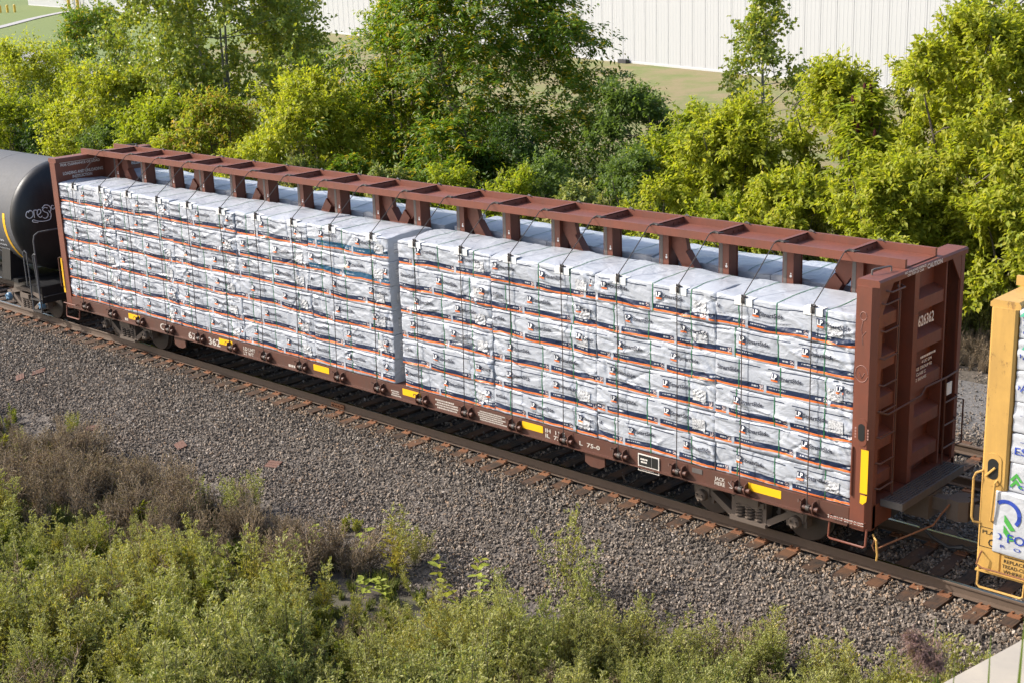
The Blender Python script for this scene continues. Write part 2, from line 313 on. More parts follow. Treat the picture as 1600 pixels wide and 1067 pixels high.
# value noise in numpy
_g = np.random.default_rng(3).random((64, 64, 8))
def vnoise(x, y, k=0):
    x, y = np.asarray(x, float), np.asarray(y, float); xi, yi = np.floor(x).astype(int), np.floor(y).astype(int); fx, fy = x-xi, y-yi
    fx, fy = fx*fx*(3-2*fx), fy*fy*(3-2*fy); G = _g[:, :, k % 8]
    a, b, c, d = G[xi % 64, yi % 64], G[(xi+1) % 64, yi % 64], G[xi % 64, (yi+1) % 64], G[(xi+1) % 64, (yi+1) % 64]
    return (a*(1-fx)+b*fx)*(1-fy)+(c*(1-fx)+d*fx)*fy-.5

# ------------------------------------------------------------------ terrain
S2 = 3.97
WN = np.array([.32, .948]); W0 = np.array([-16.04, 49.98]); WD = np.array([-.948, .32])
PY = [-60, -6.2, -4.4, -1.62, S2+1.7, 6.3, 10.6, 14, 22, 500]; PZ = [-1.2, -1.2, -1.12, -.245, -.245, -.46, -.46, -.40, -.35, -.35]
def wallz(s): return np.interp(s, [-60, 0, 170, 260], [1.0, 1.0, .72, .05])
def gz(x, y):
    x, y = np.asarray(x, float), np.asarray(y, float)
    z = np.interp(y, PY, PZ)
    dw = (x-W0[0])*WN[0]+(y-W0[1])*WN[1]; s = (x-W0[0])*WD[0]+(y-W0[1])*WD[1]
    k = np.clip((dw+26)/26, 0, 1); k = k*k*(3-2*k); k = k*np.clip((y-20)/4, 0, 1)
    z = z*(1-k)+wallz(s)*k
    z = z+np.where(y < -4.4, vnoise(x*.6, y*.6)*.22*np.clip((-4.4-y)/1.5, 0, 1), 0)
    return np.maximum(z, 6.2-.62*np.hypot(x-20.7, y+18.7))
def sheet(name, xs, ys, zf, mat, label, cat):
    X, Y = np.meshgrid(xs, ys, indexing='ij'); Z = zf(X, Y); nx, ny = X.shape; b = MB()
    idx = np.arange(nx*ny).reshape(nx, ny); q = np.stack([idx[:-1, :-1], idx[1:, :-1], idx[1:, 1:], idx[:-1, 1:]], -1).reshape(-1, 4)
    b.add(np.stack([X, Y, Z], -1).reshape(-1, 3), q); o = b.build(name, mat, smooth=True, fix=False); return tag(o, label, cat, kind='structure')
def axis(*seg):
    r = []
    for a, b_, st in seg: r += list(np.arange(a, b_, st))
    return np.array(r+[seg[-1][1]])
def inbed(y): return (y > -4.45) & (y < 9.6)
sheet('ground', axis((-700, -300, 50), (-300, -60, 6), (-60, -20, 2), (-20, 26, .5), (26, 60, 4), (60, 400, 40)), axis((-120, -30, 15), (-30, -14, 1), (-14, -3, .4), (-3, 24, 1), (24, 160, 3), (160, 700, 60)),
      lambda x, y: gz(x, y)-np.where(inbed(y), .10, 0), 'soil_grass', 'weedy soil beside the tracks running back into mown lawn', 'ground')
sheet('ballast_bed', axis((-90, -18, 3), (-18, 18, .5), (18, 90, 3)), axis((-4.6, 6.4, .22)), lambda x, y: gz(x, y)+.004-np.where(y < -4.35, .05, 0)+vnoise(x*1.3, y*1.3, 1)*.03, 'ballast_base', 'grey crushed stone bed under both tracks', 'ballast')
sheet('gravel_road', axis((-90, 90, 2)), axis((6.25, 9.6, .4)), lambda x, y: gz(x, y)+.012+vnoise(x*.5, y*.9, 2)*.05, 'gravel', 'grey gravel service road behind the second track', 'road')

# ------------------------------------------------------------------ tracks
def rail_profile(y): return [(y-.075, -.18), (y-.075, -.168), (y-.012, -.148), (y-.010, -.046), (y-.036, -.036), (y-.036, -.008), (y-.026, 0), (y+.026, 0), (y+.036, -.008), (y+.036, -.036), (y+.010, -.046), (y+.012, -.148), (y+.075, -.168), (y+.075, -.18)]
def track(yc, label, x0, x1, shiny, seed):
    rnd = random.Random(seed); root = thing('railway_track', (0, yc, -.18), label, 'railway track')
    for sy in (-1, 1):
        b = MB(); pr = rail_profile(yc+sy*.755); k = len(pr); b.prism(pr, 'x', -90, 90); b.m = [0, 0]+[1 if i == 6 else 0 for i in range(k)]
        b.build('rail', ['rail_side', 'rail_top'] if shiny else ['rail_side', 'rail_side'], root)
    tie = MB(); tie.box((-.115, -1.3, -.36), (.115, 1.3, -.19)); tm = None
    pl = MB()
    pl.box((-.095, -.19, -.191), (.095, .19, -.176))
    for a in (-.06, .06):
        for c in (-.10, .10, .15): pl.box((a-.013, c-.013, -.178), (a+.013, c+.013, -.150))
        for c in (-1, 1): pl.box((a-.02, c*.062-.012, -.178), (a+.02, c*.062+.012, -.158))
    pm = None; x = x0
    while x < x1:
        xx = x+rnd.uniform(-.035, .035); dz = rnd.uniform(-.012, .006); a = rnd.uniform(-.035, .035); dy = rnd.uniform(-.12, .12)
        if tm is None:
            o = tie.build('tie', 'tie_wood', None); tm = o.data; bpy.data.objects.remove(o)
            o = pl.build('tie_plate', 'rust', None); pm = o.data; bpy.data.objects.remove(o)
        o = link('tie', tm, root, loc=(xx, yc+dy, 0)); o.rotation_euler.z = a
        for sy in (-1, 1):
            q = bpy.data.objects.new('tie_plate', pm); COL.objects.link(q); q.parent = o; q.location = (0, sy*.755-dy, 0); ORG[q.name] = Vector((xx, yc+sy*.755, 0))
        o.location.z = dz+.18
        x += .53
    return root
tr1 = track(0, 'main track of rusty rails on wooden ties under the train', -22, 15.6, True, 1)
tr2 = track(S2, 'second track of rusty rails behind the train beside the gravel road', 5, 17, False, 2)
b = MB(); b.box((-1.72, -.792, -.152), (-1.30, -.766, -.05)); [b.lathe([(-.03, .018), (0, .018)], (-1.66+.1*i, -.792, -.10), 'y', 6) for i in range(4)]; b.build('joint_bar', 'rust', tr1)
tp = MB(); tp.box((-.16, -.10, 0), (.16, .10, .014)); tp.box((-.16, -.045, .014), (.16, -.03, .022)); tp.box((-.16, .03, .014), (.16, .045, .022))
for i, (x, y, a, l) in enumerate([(-6.6, -3.75, .5, 'lying beside green weed tuft'), (-3.7, -3.35, -.3, 'lying alone on the ballast slope'), (-.95, -3.0, .2, 'lying upslope of the bushy sage clump'), (-11.0, -3.1, -.5, 'lying flat near the tank car'), (-10.7, -2.75, .9, 'lying tilted nearest the rail by the tank car')]):
    c = MB(); ca, sa = math.cos(a), math.sin(a); z = float(gz(x, y))+.05
    c.add([(x+p[0]*ca-p[1]*sa, y+p[0]*sa+p[1]*ca, z+p[2]-.31*(p[0]*sa+p[1]*ca)*-1) for p in tp.v], tp.f); tag(c.build('loose_tie_plate', 'rust_dark'), 'rusty loose tie plate '+l, 'tie plate', 'loose tie plates on the ballast')

# ------------------------------------------------------------------ railcar running gear
def wheel_mb(x, y, sgn, r=.42):
    b = MB(); pr = [(0, .07), (0, r-.06), (.015, r-.02), (.02, r), (.105, r+.004), (.115, r+.028), (.14, r+.026), (.14, r-.06), (.085, r-.09), (.07, .16), (.10, .11), (.10, .05)]
    b.lathe([(h*-sgn*-1*-1, q) for h, q in pr], (x, y, r), 'y', 32); return b
def coil(mb, x, y, z0, z1, r, turns, wire):
    n = turns*8; mb.tube([(x+r*math.cos(i*math.pi/4), y+r*math.sin(i*math.pi/4), z0+(z1-z0)*i/n) for i in range(n+1)], wire, 5)
def truck(car, x, cap='truck_steel'):
    root = subempty('truck', (x, 0, .42), car)
    for sx in (-.889, .889):
        for sy in (-1, 1): wheel_mb(x+sx, sy*.80, sy).build('wheel', 'wheel_steel', root, True)
        b = MB(); b.tube([(x+sx, -1.02, .42), (x+sx, 1.02, .42)], .075, 12); b.build('axle', 'truck_steel', root, True)
    for sy in (-1, 1):
        y = sy*1.0; b = MB()
        U = lambda px, pz: (x+px, y, pz)
        for s in (-1, 1):
            b.bar(U(s*.30, .70), U(s*.86, .56), .17, .12); b.bar(U(s*.82, .56), U(s*1.06, .50), .17, .13); b.bar(U(s*.30, .20), U(s*.80, .52), .16, .10)
            b.bar(U(s*.285, .20), U(s*.285, .70), .17, .09, (1, 0, 0)); b.box((x+s*.889-.13, y-.10, .40), (x+s*.889+.13, y+.10, .56)); b.bar(U(s*.70, .47), U(s*.72, .30), .14, .05, (1, 0, 0)); b.bar(U(s*1.03, .47), U(s*1.04, .33), .14, .06, (1, 0, 0))
        b.bar(U(-.32, .72), U(.32, .72), .18, .11); b.box((x-.34, y-.13, .15), (x+.34, y+.13, .21)); b.box((x-.30, y-.12, .47), (x+.30, y+.12, .56)); b.box((x-.22, y-.16, .50), (x+.22, y+.14, .62))
        sf = b.build('side_frame', 'truck_steel', root)
        for s in (-.889, .889):
            b = MB(); yy = y+sy*.09; b.lathe([(0, .105), (sy*.09, .10), (sy*.115, .075), (sy*.115, .03)], (x+s, yy, .42), 'y', 16)
            for k in range(3): a = k*2.094+.4; b.lathe([(sy*.11, .022), (sy*.14, .020)], (x+s+.058*math.cos(a), yy, .42+.058*math.sin(a)), 'y', 6)
            b.build('bearing_cap', cap, root, True)
        for k in (-1, 0, 1):
            b = MB(); coil(b, x+k*.19, y+sy*.04, .21, .48, .072, 5, .021); b.build('spring', 'truck_steel', root, True)
    b = MB(); b.box((x-.2, -1.1, .42), (x+.2, 1.1, .62)); b.tube([(x, 0, .6), (x, 0, .80)], .22, 14); b.build('bolster', 'truck_steel', root)
    b = MB()
    for s in (-1, 1):
        for sy in (-1, 1): b.bar((x+s*.44, sy*.62, .42), (x+s*.44, sy*.88, .42), .05, .28)
        b.tube([(x+s*.40, -.85, .36), (x+s*.40, .85, .36)], .035, 6)
    b.build('brake_beam', 'truck_steel', root)
    return root

# ------------------------------------------------------------------ brown centerbeam flatcar
car = thing('centerbeam_flatcar', (0, 0, .72), 'brown steel centerbeam flatcar with end bulkheads loaded with white bundles', 'railcar')
XI = [-10.36+1.2194*i for i in range(18)]
for sx, nm in ((9.1, 0), (-9.1, 1)): truck(car, sx)
b = MB(); b.box((-11.07, -1.325, .985), (11.07, 1.325, 1.034)); b.box((-11.0, -.26, .50), (11.0, .26, .985))
for x in XI: b.box((x-.05, -1.32, .70), (x+.05, 1.32, .98))
b.build('deck', 'brown_sill', car)
RS = random.Random(11)
for sy in (-1, 1):
    b = MB(); b.box((-11.07, sy*1.41 if sy < 0 else 1.33, .778), (11.07, -1.33 if sy < 0 else 1.41, 1.03)); b.box((-11.07, min(sy*1.33, sy*1.452), .752), (11.07, max(sy*1.33, sy*1.452), .778))
    sill = b.build('side_sill', 'brown_sill', car)
    if sy > 0: continue
    wm = None
    for x in XI:
        if wm is None:
            q = MB()
            for dx in (-.115, .085):
                q.prism([(-1.412, 1.0), (-1.50, .98), (-1.525, .88), (-1.50, .81), (-1.412, .785)], 'x', dx-.009, dx+.009)
            q.tube([(-.11, -1.475, .885), (.15, -1.475, .885)], .036, 10); q.tube([(.13, -1.475, .885), (.170, -1.475, .885)], .042, 12)
            q.tube([(-.03, -1.475, .885), (.03, -1.475, .885)], .050, 10, 1); q.box((-.16, -1.475, .779), (.15, -1.412, .790))
            q.tube([(-.115, -1.50, .985), (-.14, -1.53, 1.01), (-.13, -1.55, .97)], .009, 5)
            wo = q.build('winch', ['brown_sill', 'cable'], sill, True, loc=(0, 0, 0)); wm = wo.data; bpy.data.objects.remove(wo)
        link('winch', wm, sill, loc=(x+.05, 0, 0))
    for i, x in enumerate((9.60, 4.72, 1.55, -1.18, -4.50, -8.19)):
        b = MB(); a = .25 if i else .30; b.box((x-a, -1.4145, .875), (x+a, -1.4105, 1.005)); b.build('reflective_sticker', 'reflector', sill)
    T = MB(); DU, DV = (1, 0, 0), (0, 0, 1); ty = -1.4135
    put_text(T, 'CN', (-7.10, ty, .82), .155, DU, DV, .42, .02); put_text(T, '62', (-5.95, ty, .80), .155, DU, DV, .30, .02); put_text(T, '6', (-5.52, ty, .80), .155, DU, DV, .14, .02); put_text(T, '362', (-5.16, ty, .80), .155, DU, DV, .44, .02)
    put_text(T, 'LD LMT', (-3.85, ty, .89), .075, DU, DV, .42, .02); put_text(T, 'LT WT', (-3.85, ty, .79), .075, DU, DV, .36, .02); put_text(T, '22', (-3.15, ty, .89), .075, DU, DV, .13, .02); put_text(T, '622', (-3.2, ty, .79), .075, DU, DV, .18, .02)
    put_text(T, 'IH  11-5', (5.03, ty, .915), .072, DU, DV, .46, .02); put_text(T, 'IL  73-0', (5.03, ty, .815), .072, DU, DV, .47, .02); put_text(T, 'L  75-0', (5.82, ty, .85), .075, DU, DV, .46, .02)
    put_text(T, 'JACK', (8.66, ty, .895), .06, DU, DV, .20, .02); put_text(T, 'HERE', (8.66, ty, .815), .06, DU, DV, .20, .02)
    T.tube([(8.92, ty, .92), (9.02, ty, .82)], .006, 4); T.tube([(9.02, ty, .90), (9.02, ty, .82), (8.95, ty, .83)], .006, 4)
    for x, w_, h, l in ((-2.3, .45, .09, 1), (.95, .28, .13, 3), (2.2, .62, .20, 4), (3.35, .75, .20, 5), (-8.62, .14, .10, 1), (7.0, .01, .01, 1)): dashes(T, (x, ty, .80), w_, h, l, DU, DV, RS)
    T.build('lettering', 'sill_paint', sill)
    b = MB(); b.box((7.12, -1.43, .70), (7.56, -1.415, 1.0)); b.build('placard', 'white_paint', sill)
    b = MB(); b.box((7.14, -1.434, .80), (7.40, -1.431, .985)); b.box((7.41, -1.434, .80), (7.54, -1.431, .985)); b.box((7.14, -1.434, .715), (7.54, -1.431, .785)); b.build('placard_face', 'black', sill)
    b = MB(); dashes(b, (7.17, -1.436, .85), .18, .1, 2, DU, DV, RS); dashes(b, (7.17, -1.436, .73), .28, .04, 1, DU, DV, RS); b.build('placard_lettering', 'white_paint', sill)
    for x in (6.15, -6.35): b = MB(); b.prism([(x-.22, .755), (x+.22, .755), (x+.22, .56), (x+.1, .50), (x-.1, .50), (x-.22, .56)], 'y', -1.40, -1.37); b.prism([(x-.07, .62), (x+.07, .62), (x+.07, .56), (x-.07, .56)], 'y', -1.402, -1.368); b.build('jacking_pad', 'brown_sill', sill)
    b = MB(); b.box((8.22, -1.418, .92), (8.42, -1.411, 1.0)); b.build('data_plate', 'galv', sill)
b = MB(); b.box((-11.05, -.02, 1.034), (11.05, .02, 3.3)); b.build('center_web', 'brown', car)
# top chord
b = MB(); b.box((-11.34, -.44, 4.535), (11.34, .44, 4.548))
for s in (-1, 1): b.box((-11.34, s*.47-.03, 4.533), (11.34, s*.47+.03, 4.665)); b.box((-11.05, s*.16-.03, 4.48), (11.05, s*.16+.03, 4.535))
chord = b.build('top_chord', 'brown', car)
rb = MB(); rb.box((-.035, -.44, 4.548), (.0, .44, 4.655)); rb.box((-.07, -.44, 4.64), (.0, .44, 4.659))
for y in (-.3, -.15, .15, .3): rb.tube([(-.0, y, 4.59), (.02, y, 4.59)], .018, 6)
ro = rb.build('cross_rib', 'brown', chord, loc=(0, 0, 0)); rm = ro.data; bpy.data.objects.remove(ro)
for x in XI: link('cross_rib', rm, chord, loc=(x, 0, 0))
GD = {0: 1, 3: -1, 5: -1, 7: -1, 8: 1, 9: -1, 10: 1, 12: 1, 14: 1, 17: -1}
for i, x in enumerate(XI):
    b = MB(); b.box((x-.10, -.135, 1.034), (x+.10, -.115, 4.535)); b.box((x-.10, .115, 1.034), (x+.10, .135, 4.535)); b.box((x-.09, -.115, 1.034), (x-.06, .115, 4.535)); b.box((x+.06, -.115, 1.034), (x+.09, .115, 4.535)); po = b.build('upright_post', 'brown', car)
    b = MB(); b.box((x-.085, -.139, 3.6), (x-.02, -.1352, 4.45)); b.build('wear_strip', 'galv', po)
    b = MB(); b.lathe([(-.003, .022), (0, .022)], (x+.055, -.1355, 4.06), 'y', 8); b.lathe([(-.003, .012), (0, .014)], (x+.055, -.1355, 4.10), 'y', 8); b.build('slot', 'guard', po)
    if i in GD:
        d = GD[i]; X = lambda t_: x+d*t_
        b = MB(); b.prism([(X(.10), 4.52), (X(.36), 4.52), (X(.43), 4.22), (X(.36), 4.05), (X(.25), 4.02), (X(.10), 4.24)], 'y', -.05, .05)
        b.prism([(X(.42), 4.20), (X(.66), 3.86), (X(.66), 3.55), (X(.60), 3.55), (X(.27), 4.05)], 'y', -.09, .09); b.build('gusset_brace', 'brown', po)
for s in (-1, 1):
    b = MB(); b.prism([(s*10.46, 4.52), (s*11.09, 4.52), (s*11.09, 3.6), (s*10.46, 3.9)], 'y', -.03, .03); b.build('end_web', 'brown', car)
# bulkheads
def hsign(s, pts): return [(s*a, c) for a, c in pts]
for s in (1, -1):
    b = MB(); b.box((min(s*11.10, s*11.13), -1.36, 1.04), (max(s*11.10, s*11.13), 1.36, 4.44))
    for sy in (-1, 1):
        b.prism([(s*px, sy*py) for px, py in ((11.08, 1.41), (11.32, 1.41), (11.40, 1.33), (11.40, 1.22), (11.36, 1.22), (11.36, 1.31), (11.30, 1.37), (11.08, 1.37))], 'z', .72, 4.43)
        b.prism([(sy*1.29, 4.42), (sy*.92, 4.42), (sy*1.22, 4.02), (sy*1.29, 4.02)], 'x', s*11.375, s*11.395)
    b.prism([(11.06*s, 4.43), (11.42*s, 4.43), (11.425*s, 4.50), (11.40*s, 4.53), (11.08*s, 4.53), (11.06*s, 4.50)], 'y', -1.38, 1.38)
    b.box((min(s*11.13, s*11.40), -1.30, .74), (max(s*11.13, s*11.40), 1.30, 1.10))
    bulk = b.build('bulkhead', 'brown', car)
    for z in (1.42, 2.0, 2.62, 3.24, 3.86):
        for ya, yb_ in ((-1.30, -.62), (-.08, .86)):
            q = MB(); q.prism([(s*11.13, z+.17), (s*11.31, z+.09), (s*11.31, z-.10), (s*11.13, z-.10)], 'y', ya, yb_); q.build('horizontal_rib', 'brown', bulk)
    for ya, yb_, xx in ((-.22, -.08, 11.37), (-.64, -.60, 11.33), (.86, .90, 11.33)):
        q = MB(); q.box((min(s*11.13, s*xx), ya, 1.10), (max(s*11.13, s*xx), yb_, 4.43)); q.build('vertical_post', 'brown', bulk)
    # ladders and rails
    tb = lambda nm, pts, r=.014: (lambda q: (q.tube([(s*a, y, z) for a, y, z in pts], r, 7), q.build(nm, 'brown_sill', bulk, True)))(MB())
    tb('ladder_stile', [(11.47, -.86, 1.12), (11.47, -.86, 4.28), (11.42, -.86, 4.38)])
    for k in range(8): z = 1.38+.40*k; tb('ladder_rung', [(11.39, -1.27, z), (11.45, -1.22, z-.02), (11.47, -.86, z-.0)])
    tb('grab_iron', [(11.42, -1.20, 4.36), (11.50, -1.16, 4.34), (11.50, -.78, 4.34), (11.42, -.74, 4.36)])
    tb('handrail', [(11.40, -1.26, 2.56), (11.48, -1.1, 2.50), (11.48, -.1, 2.52), (11.48, .05, 2.62), (11.48, .75, 2.60), (11.40, 1.27, 2.56)], .016)
    tb('ladder_stile', [(11.47, .74, 1.12), (11.47, .74, 2.58)])
    for k in range(3): z = 1.42+.38*k; tb('ladder_rung', [(11.47, .74, z), (11.45, 1.2, z-.02), (11.39, 1.26, z)])
    tb('side_grab_iron', [(11.40, 1.36, 1.3), (11.45, 1.44, 1.32), (11.45, 1.44, 2.05), (11.40, 1.36, 2.07)])
    # crossover platform
    q = MB(); P_ = lambda a: s*a
    for k in range(7): q.box((min(P_(11.44+.05*k), P_(11.458+.05*k)), -1.1, 1.13), (max(P_(11.44+.05*k), P_(11.458+.05*k)), .86, 1.165))
    for k in range(32): y = -1.1+k*.0632; q.box((min(P_(11.44), P_(11.76)), y-.006, 1.14), (max(P_(11.44), P_(11.76)), y+.006, 1.163))
    for y in (-1.1, .86): q.box((min(P_(11.42), P_(11.77)), y-.015, 1.06), (max(P_(11.42), P_(11.77)), y+.015, 1.17))
    q.box((min(P_(11.765), P_(11.78)), -1.12, 1.05), (max(P_(11.765), P_(11.78)), .88, 1.17)); q.build('crossover_platform', 'galv', bulk)
    q = MB()
    for y in (-.7, .5): q.prism([(P_(11.40), 1.06), (P_(11.74), 1.06), (P_(11.40), .72)], 'y', y-.02, y+.02)
    q.build('platform_bracket', 'steel_dark', bulk)
    # stirrup step and end grab
    q = MB(); q.tube([(P_(11.37), -1.40, .76), (P_(11.37), -1.43, .50), (P_(11.34), -1.435, .475), (P_(10.78), -1.435, .475), (P_(10.75), -1.43, .50), (P_(10.75), -1.40, .76)], .018, 7); q.build('step_stirrup', 'brown', bulk, True)
    q = MB(); q.tube([(P_(11.35), -1.41, .86), (P_(11.35), -1.48, .85), (P_(10.78), -1.48, .85), (P_(10.78), -1.41, .86)], .012, 6); q.build('grab_iron', 'brown', bulk, True)
    # coupler
    q = MB(); q.box((min(P_(11.36), P_(11.75)), -.22, .62), (max(P_(11.36), P_(11.75)), .22, 1.0)); q.box((min(P_(11.7), P_(12.08)), -.09, .76), (max(P_(11.7), P_(12.08)), .09, .96))
    q.prism([(P_(12.02), -.17), (P_(12.22), -.21), (P_(12.34), -.13), (P_(12.34), .02), (P_(12.24), .06), (P_(12.30), .16), (P_(12.14), .21), (P_(12.02), .14)], 'z', .70, 1.02)
    q.prism([(P_(12.24), .05), (P_(12.38), .0), (P_(12.41), .12), (P_(12.30), .17)], 'z', .72, 1.0); q.build('coupler', 'truck_steel', car)
    q = MB(); q.tube([(P_(11.42), -.34, .62), (P_(11.65), -.36, .60), (P_(11.9), -.35, .42), (P_(12.15), -.30, .30), (P_(12.30), -.27, .34)], .026, 8); q.tube([(P_(12.26), -.28, .32), (P_(12.36), -.26, .35)], .042, 8); q.build('air_hose', 'rubber', car, True)
# cut lever at the right end
b = MB(); b.tube([(11.42, -1.30, .66), (11.48, -1.36, .64), (11.52, -1.38, .62), (11.53, -1.38, .50), (11.55, -1.39, .40), (11.54, -1.39, .30)], .016, 6, 0); b.build('lever_handle', 'yellow', car, True)
b = MB(); b.tube([(11.49, -1.36, .63), (11.44, -1.34, .50), (11.46, -1.33, .42), (11.60, -1.2, .52), (11.95, -.45, .66), (12.0, -.3, .80), (12.08, -.2, .95)], .015, 6); b.build('cut_lever', 'rust', car, True)
# right bulkhead marks
RB = [o for o in car.children if o.name.startswith('bulkhead')][0]; LB = [o for o in car.children if o.name.startswith('bulkhead')][1]
T = MB(); ex = 11.427
put_text(T, 'CAUTION', (ex, .03, 4.44), .07, (0, 1, 0), (0, 0, 1), .48, .02); T.build('lettering', 'white_paint', RB); T = MB(); put_text(T, 'NO WALKING SURFACE', (ex, -.66, 4.485), .036, (0, 1, 0), (0, 0, 1), .65, .02); T.build('lettering', 'white_paint', RB); T = MB(); put_text(T, 'ON TOP OF CAR', (ex, -.58, 4.438), .036, (0, 1, 0), (0, 0, 1), .50, .02)
T.build('lettering', 'white_paint', RB); T = MB()
put_text(T, '626362', (11.312, .05, 3.52), .16, (0, 1, 0), (0, 0, 1), .50, .02)
T.build('lettering', 'white_paint', RB); T = MB()
for i, l in enumerate(('4 UC DM', 'GS GROUP 92', 'CLASS C', '2 BEAMS')): put_text(T, l, (11.312, (.22, .05, .06, .05)[i], 2.92-.085*i), .048, (0, 1, 0), (0, 0, 1), (.32, .50, .30, .34)[i], .02)
dashes(T, (11.312, .16, 3.0), .5, .06, 1, (0, 1, 0), (0, 0, 1), RS)
T.build('lettering', 'white_paint', RB)
b = MB(); b.box((11.24, -1.4145, 1.32), (11.36, -1.4105, 2.0)); b.build('reflective_stripe', 'reflector', RB)
b = MB(); b.prism([(11.245, 1.16), (11.29, 1.14), (11.35, 1.20), (11.36, 1.29), (11.25, 1.29)], 'y', -1.4145, -1.4105); b.build('reflective_stripe', 'reflector', RB)
for zz, nm, mt, dy, sc in ((2.26, 'slot_rim', 'brown', 0., 1.), (2.26, 'slot_hole_shade', 'black', .004, .62)):  # black disc on the flange paints the shade inside the slot
    b = MB(); b.prism([(11.235+.085*sc*math.cos(a), zz+(.13*sc if math.sin(a) > 0 else -.13*sc)+.085*sc*math.sin(a)) for a in np.linspace(0, 2*math.pi, 20, endpoint=False)], 'y', -1.418-dy, -1.409); b.build(nm, mt, RB)
b = MB(); b.tube([(11.10, -1.42, 2.02), (11.10, -1.43, 1.98), (11.10, -1.43, 1.25)], .014, 6); b.build('tie_bar', 'brown', RB)
b = MB()
for zc, rr in ((4.0, .05), (3.15, .10)): b.tube([(11.2+rr*math.cos(a)*1.0, -1.4125, zc+rr*1.25*math.sin(a)) for a in np.linspace(0, 6.0, 22)], .0045, 4)
b.tube([(11.2, -1.4125, 3.95), (11.17, -1.4125, 3.8), (11.2, -1.4125, 3.72), (11.25, -1.4125, 3.78), (11.19, -1.4125, 3.70), (11.2, -1.4125, 3.58)], .004, 4); b.tube([(11.16, -1.4125, 3.17), (11.20, -1.4125, 3.08), (11.25, -1.4125, 3.17)], .004, 4)
for dx in (-.1, .1):
    for k in range(4): b.box((11.235+dx-.012, -1.4135, 2.16+k*.045), (11.235+dx+.012, -1.4105, 2.19+k*.045))
b.build('chalk_mark', 'chalk', RB)
b = MB(); put_text(b, '2 INCH HF COMP SHOES', (10.72, -1.4135, .795), .05, (1, 0, 0), (0, 0, 1), .60, .02); b.build('lettering', 'white_paint', RB)
b = MB(); b.tube([(11.14, -1.1, 4.53), (11.14, -1.1, 4.60), (11.15, -1.06, 4.61), (11.24, -.78, 4.61), (11.25, -.74, 4.60), (11.25, -.74, 4.53)], .014, 7); b.build('top_grab_iron', 'galv', RB, True)
b = MB(); b.tube([(-11.14, 1.0, 4.53), (-11.14, 1.0, 4.60), (-11.24, .6, 4.61), (-11.25, .56, 4.53)], .014, 7); b.build('top_grab_iron', 'galv', LB, True)
b = MB(); b.box((11.372, .98, 2.22), (11.385, 1.14, 2.42)); b.build('badge_plate', 'white_bright', RB)
T = MB(); ix = -11.095
put_text(T, 'LOADING AND UNLOADING', (ix, -1.2, 4.10), .075, (0, 1, 0), (0, 0, 1), 1.12, .02); put_text(T, 'INSTRUCTION', (ix, -.95, 4.0), .07, (0, 1, 0), (0, 0, 1), .55, .02); put_text(T, 'FOR CLEARANCE OF LOAD', (ix, -1.24, 4.32), .06, (0, 1, 0), (0, 0, 1), 1.1, .02)
put_text(T, 'LOADING AND UNLOADING', (ix, .10, 4.10), .075, (0, 1, 0), (0, 0, 1), 1.12, .02); T.box((ix-.002, -1.26, 4.40), (ix, -.2, 4.41))
T.build('lettering', 'white_paint', LB)
b = MB(); b.tube([(-11.36, -1.41, 1.25), (-11.38, -1.47, 1.27), (-11.38, -1.47, 2.0), (-11.36, -1.41, 2.02)], .014, 6); b.build('side_grab_iron', 'brown_sill', LB, True)
b = MB(); b.box((-11.38, -1.4145, 1.1), (-11.30, -1.4105, 2.0)); b.build('reflective_stripe', 'reflector', LB)

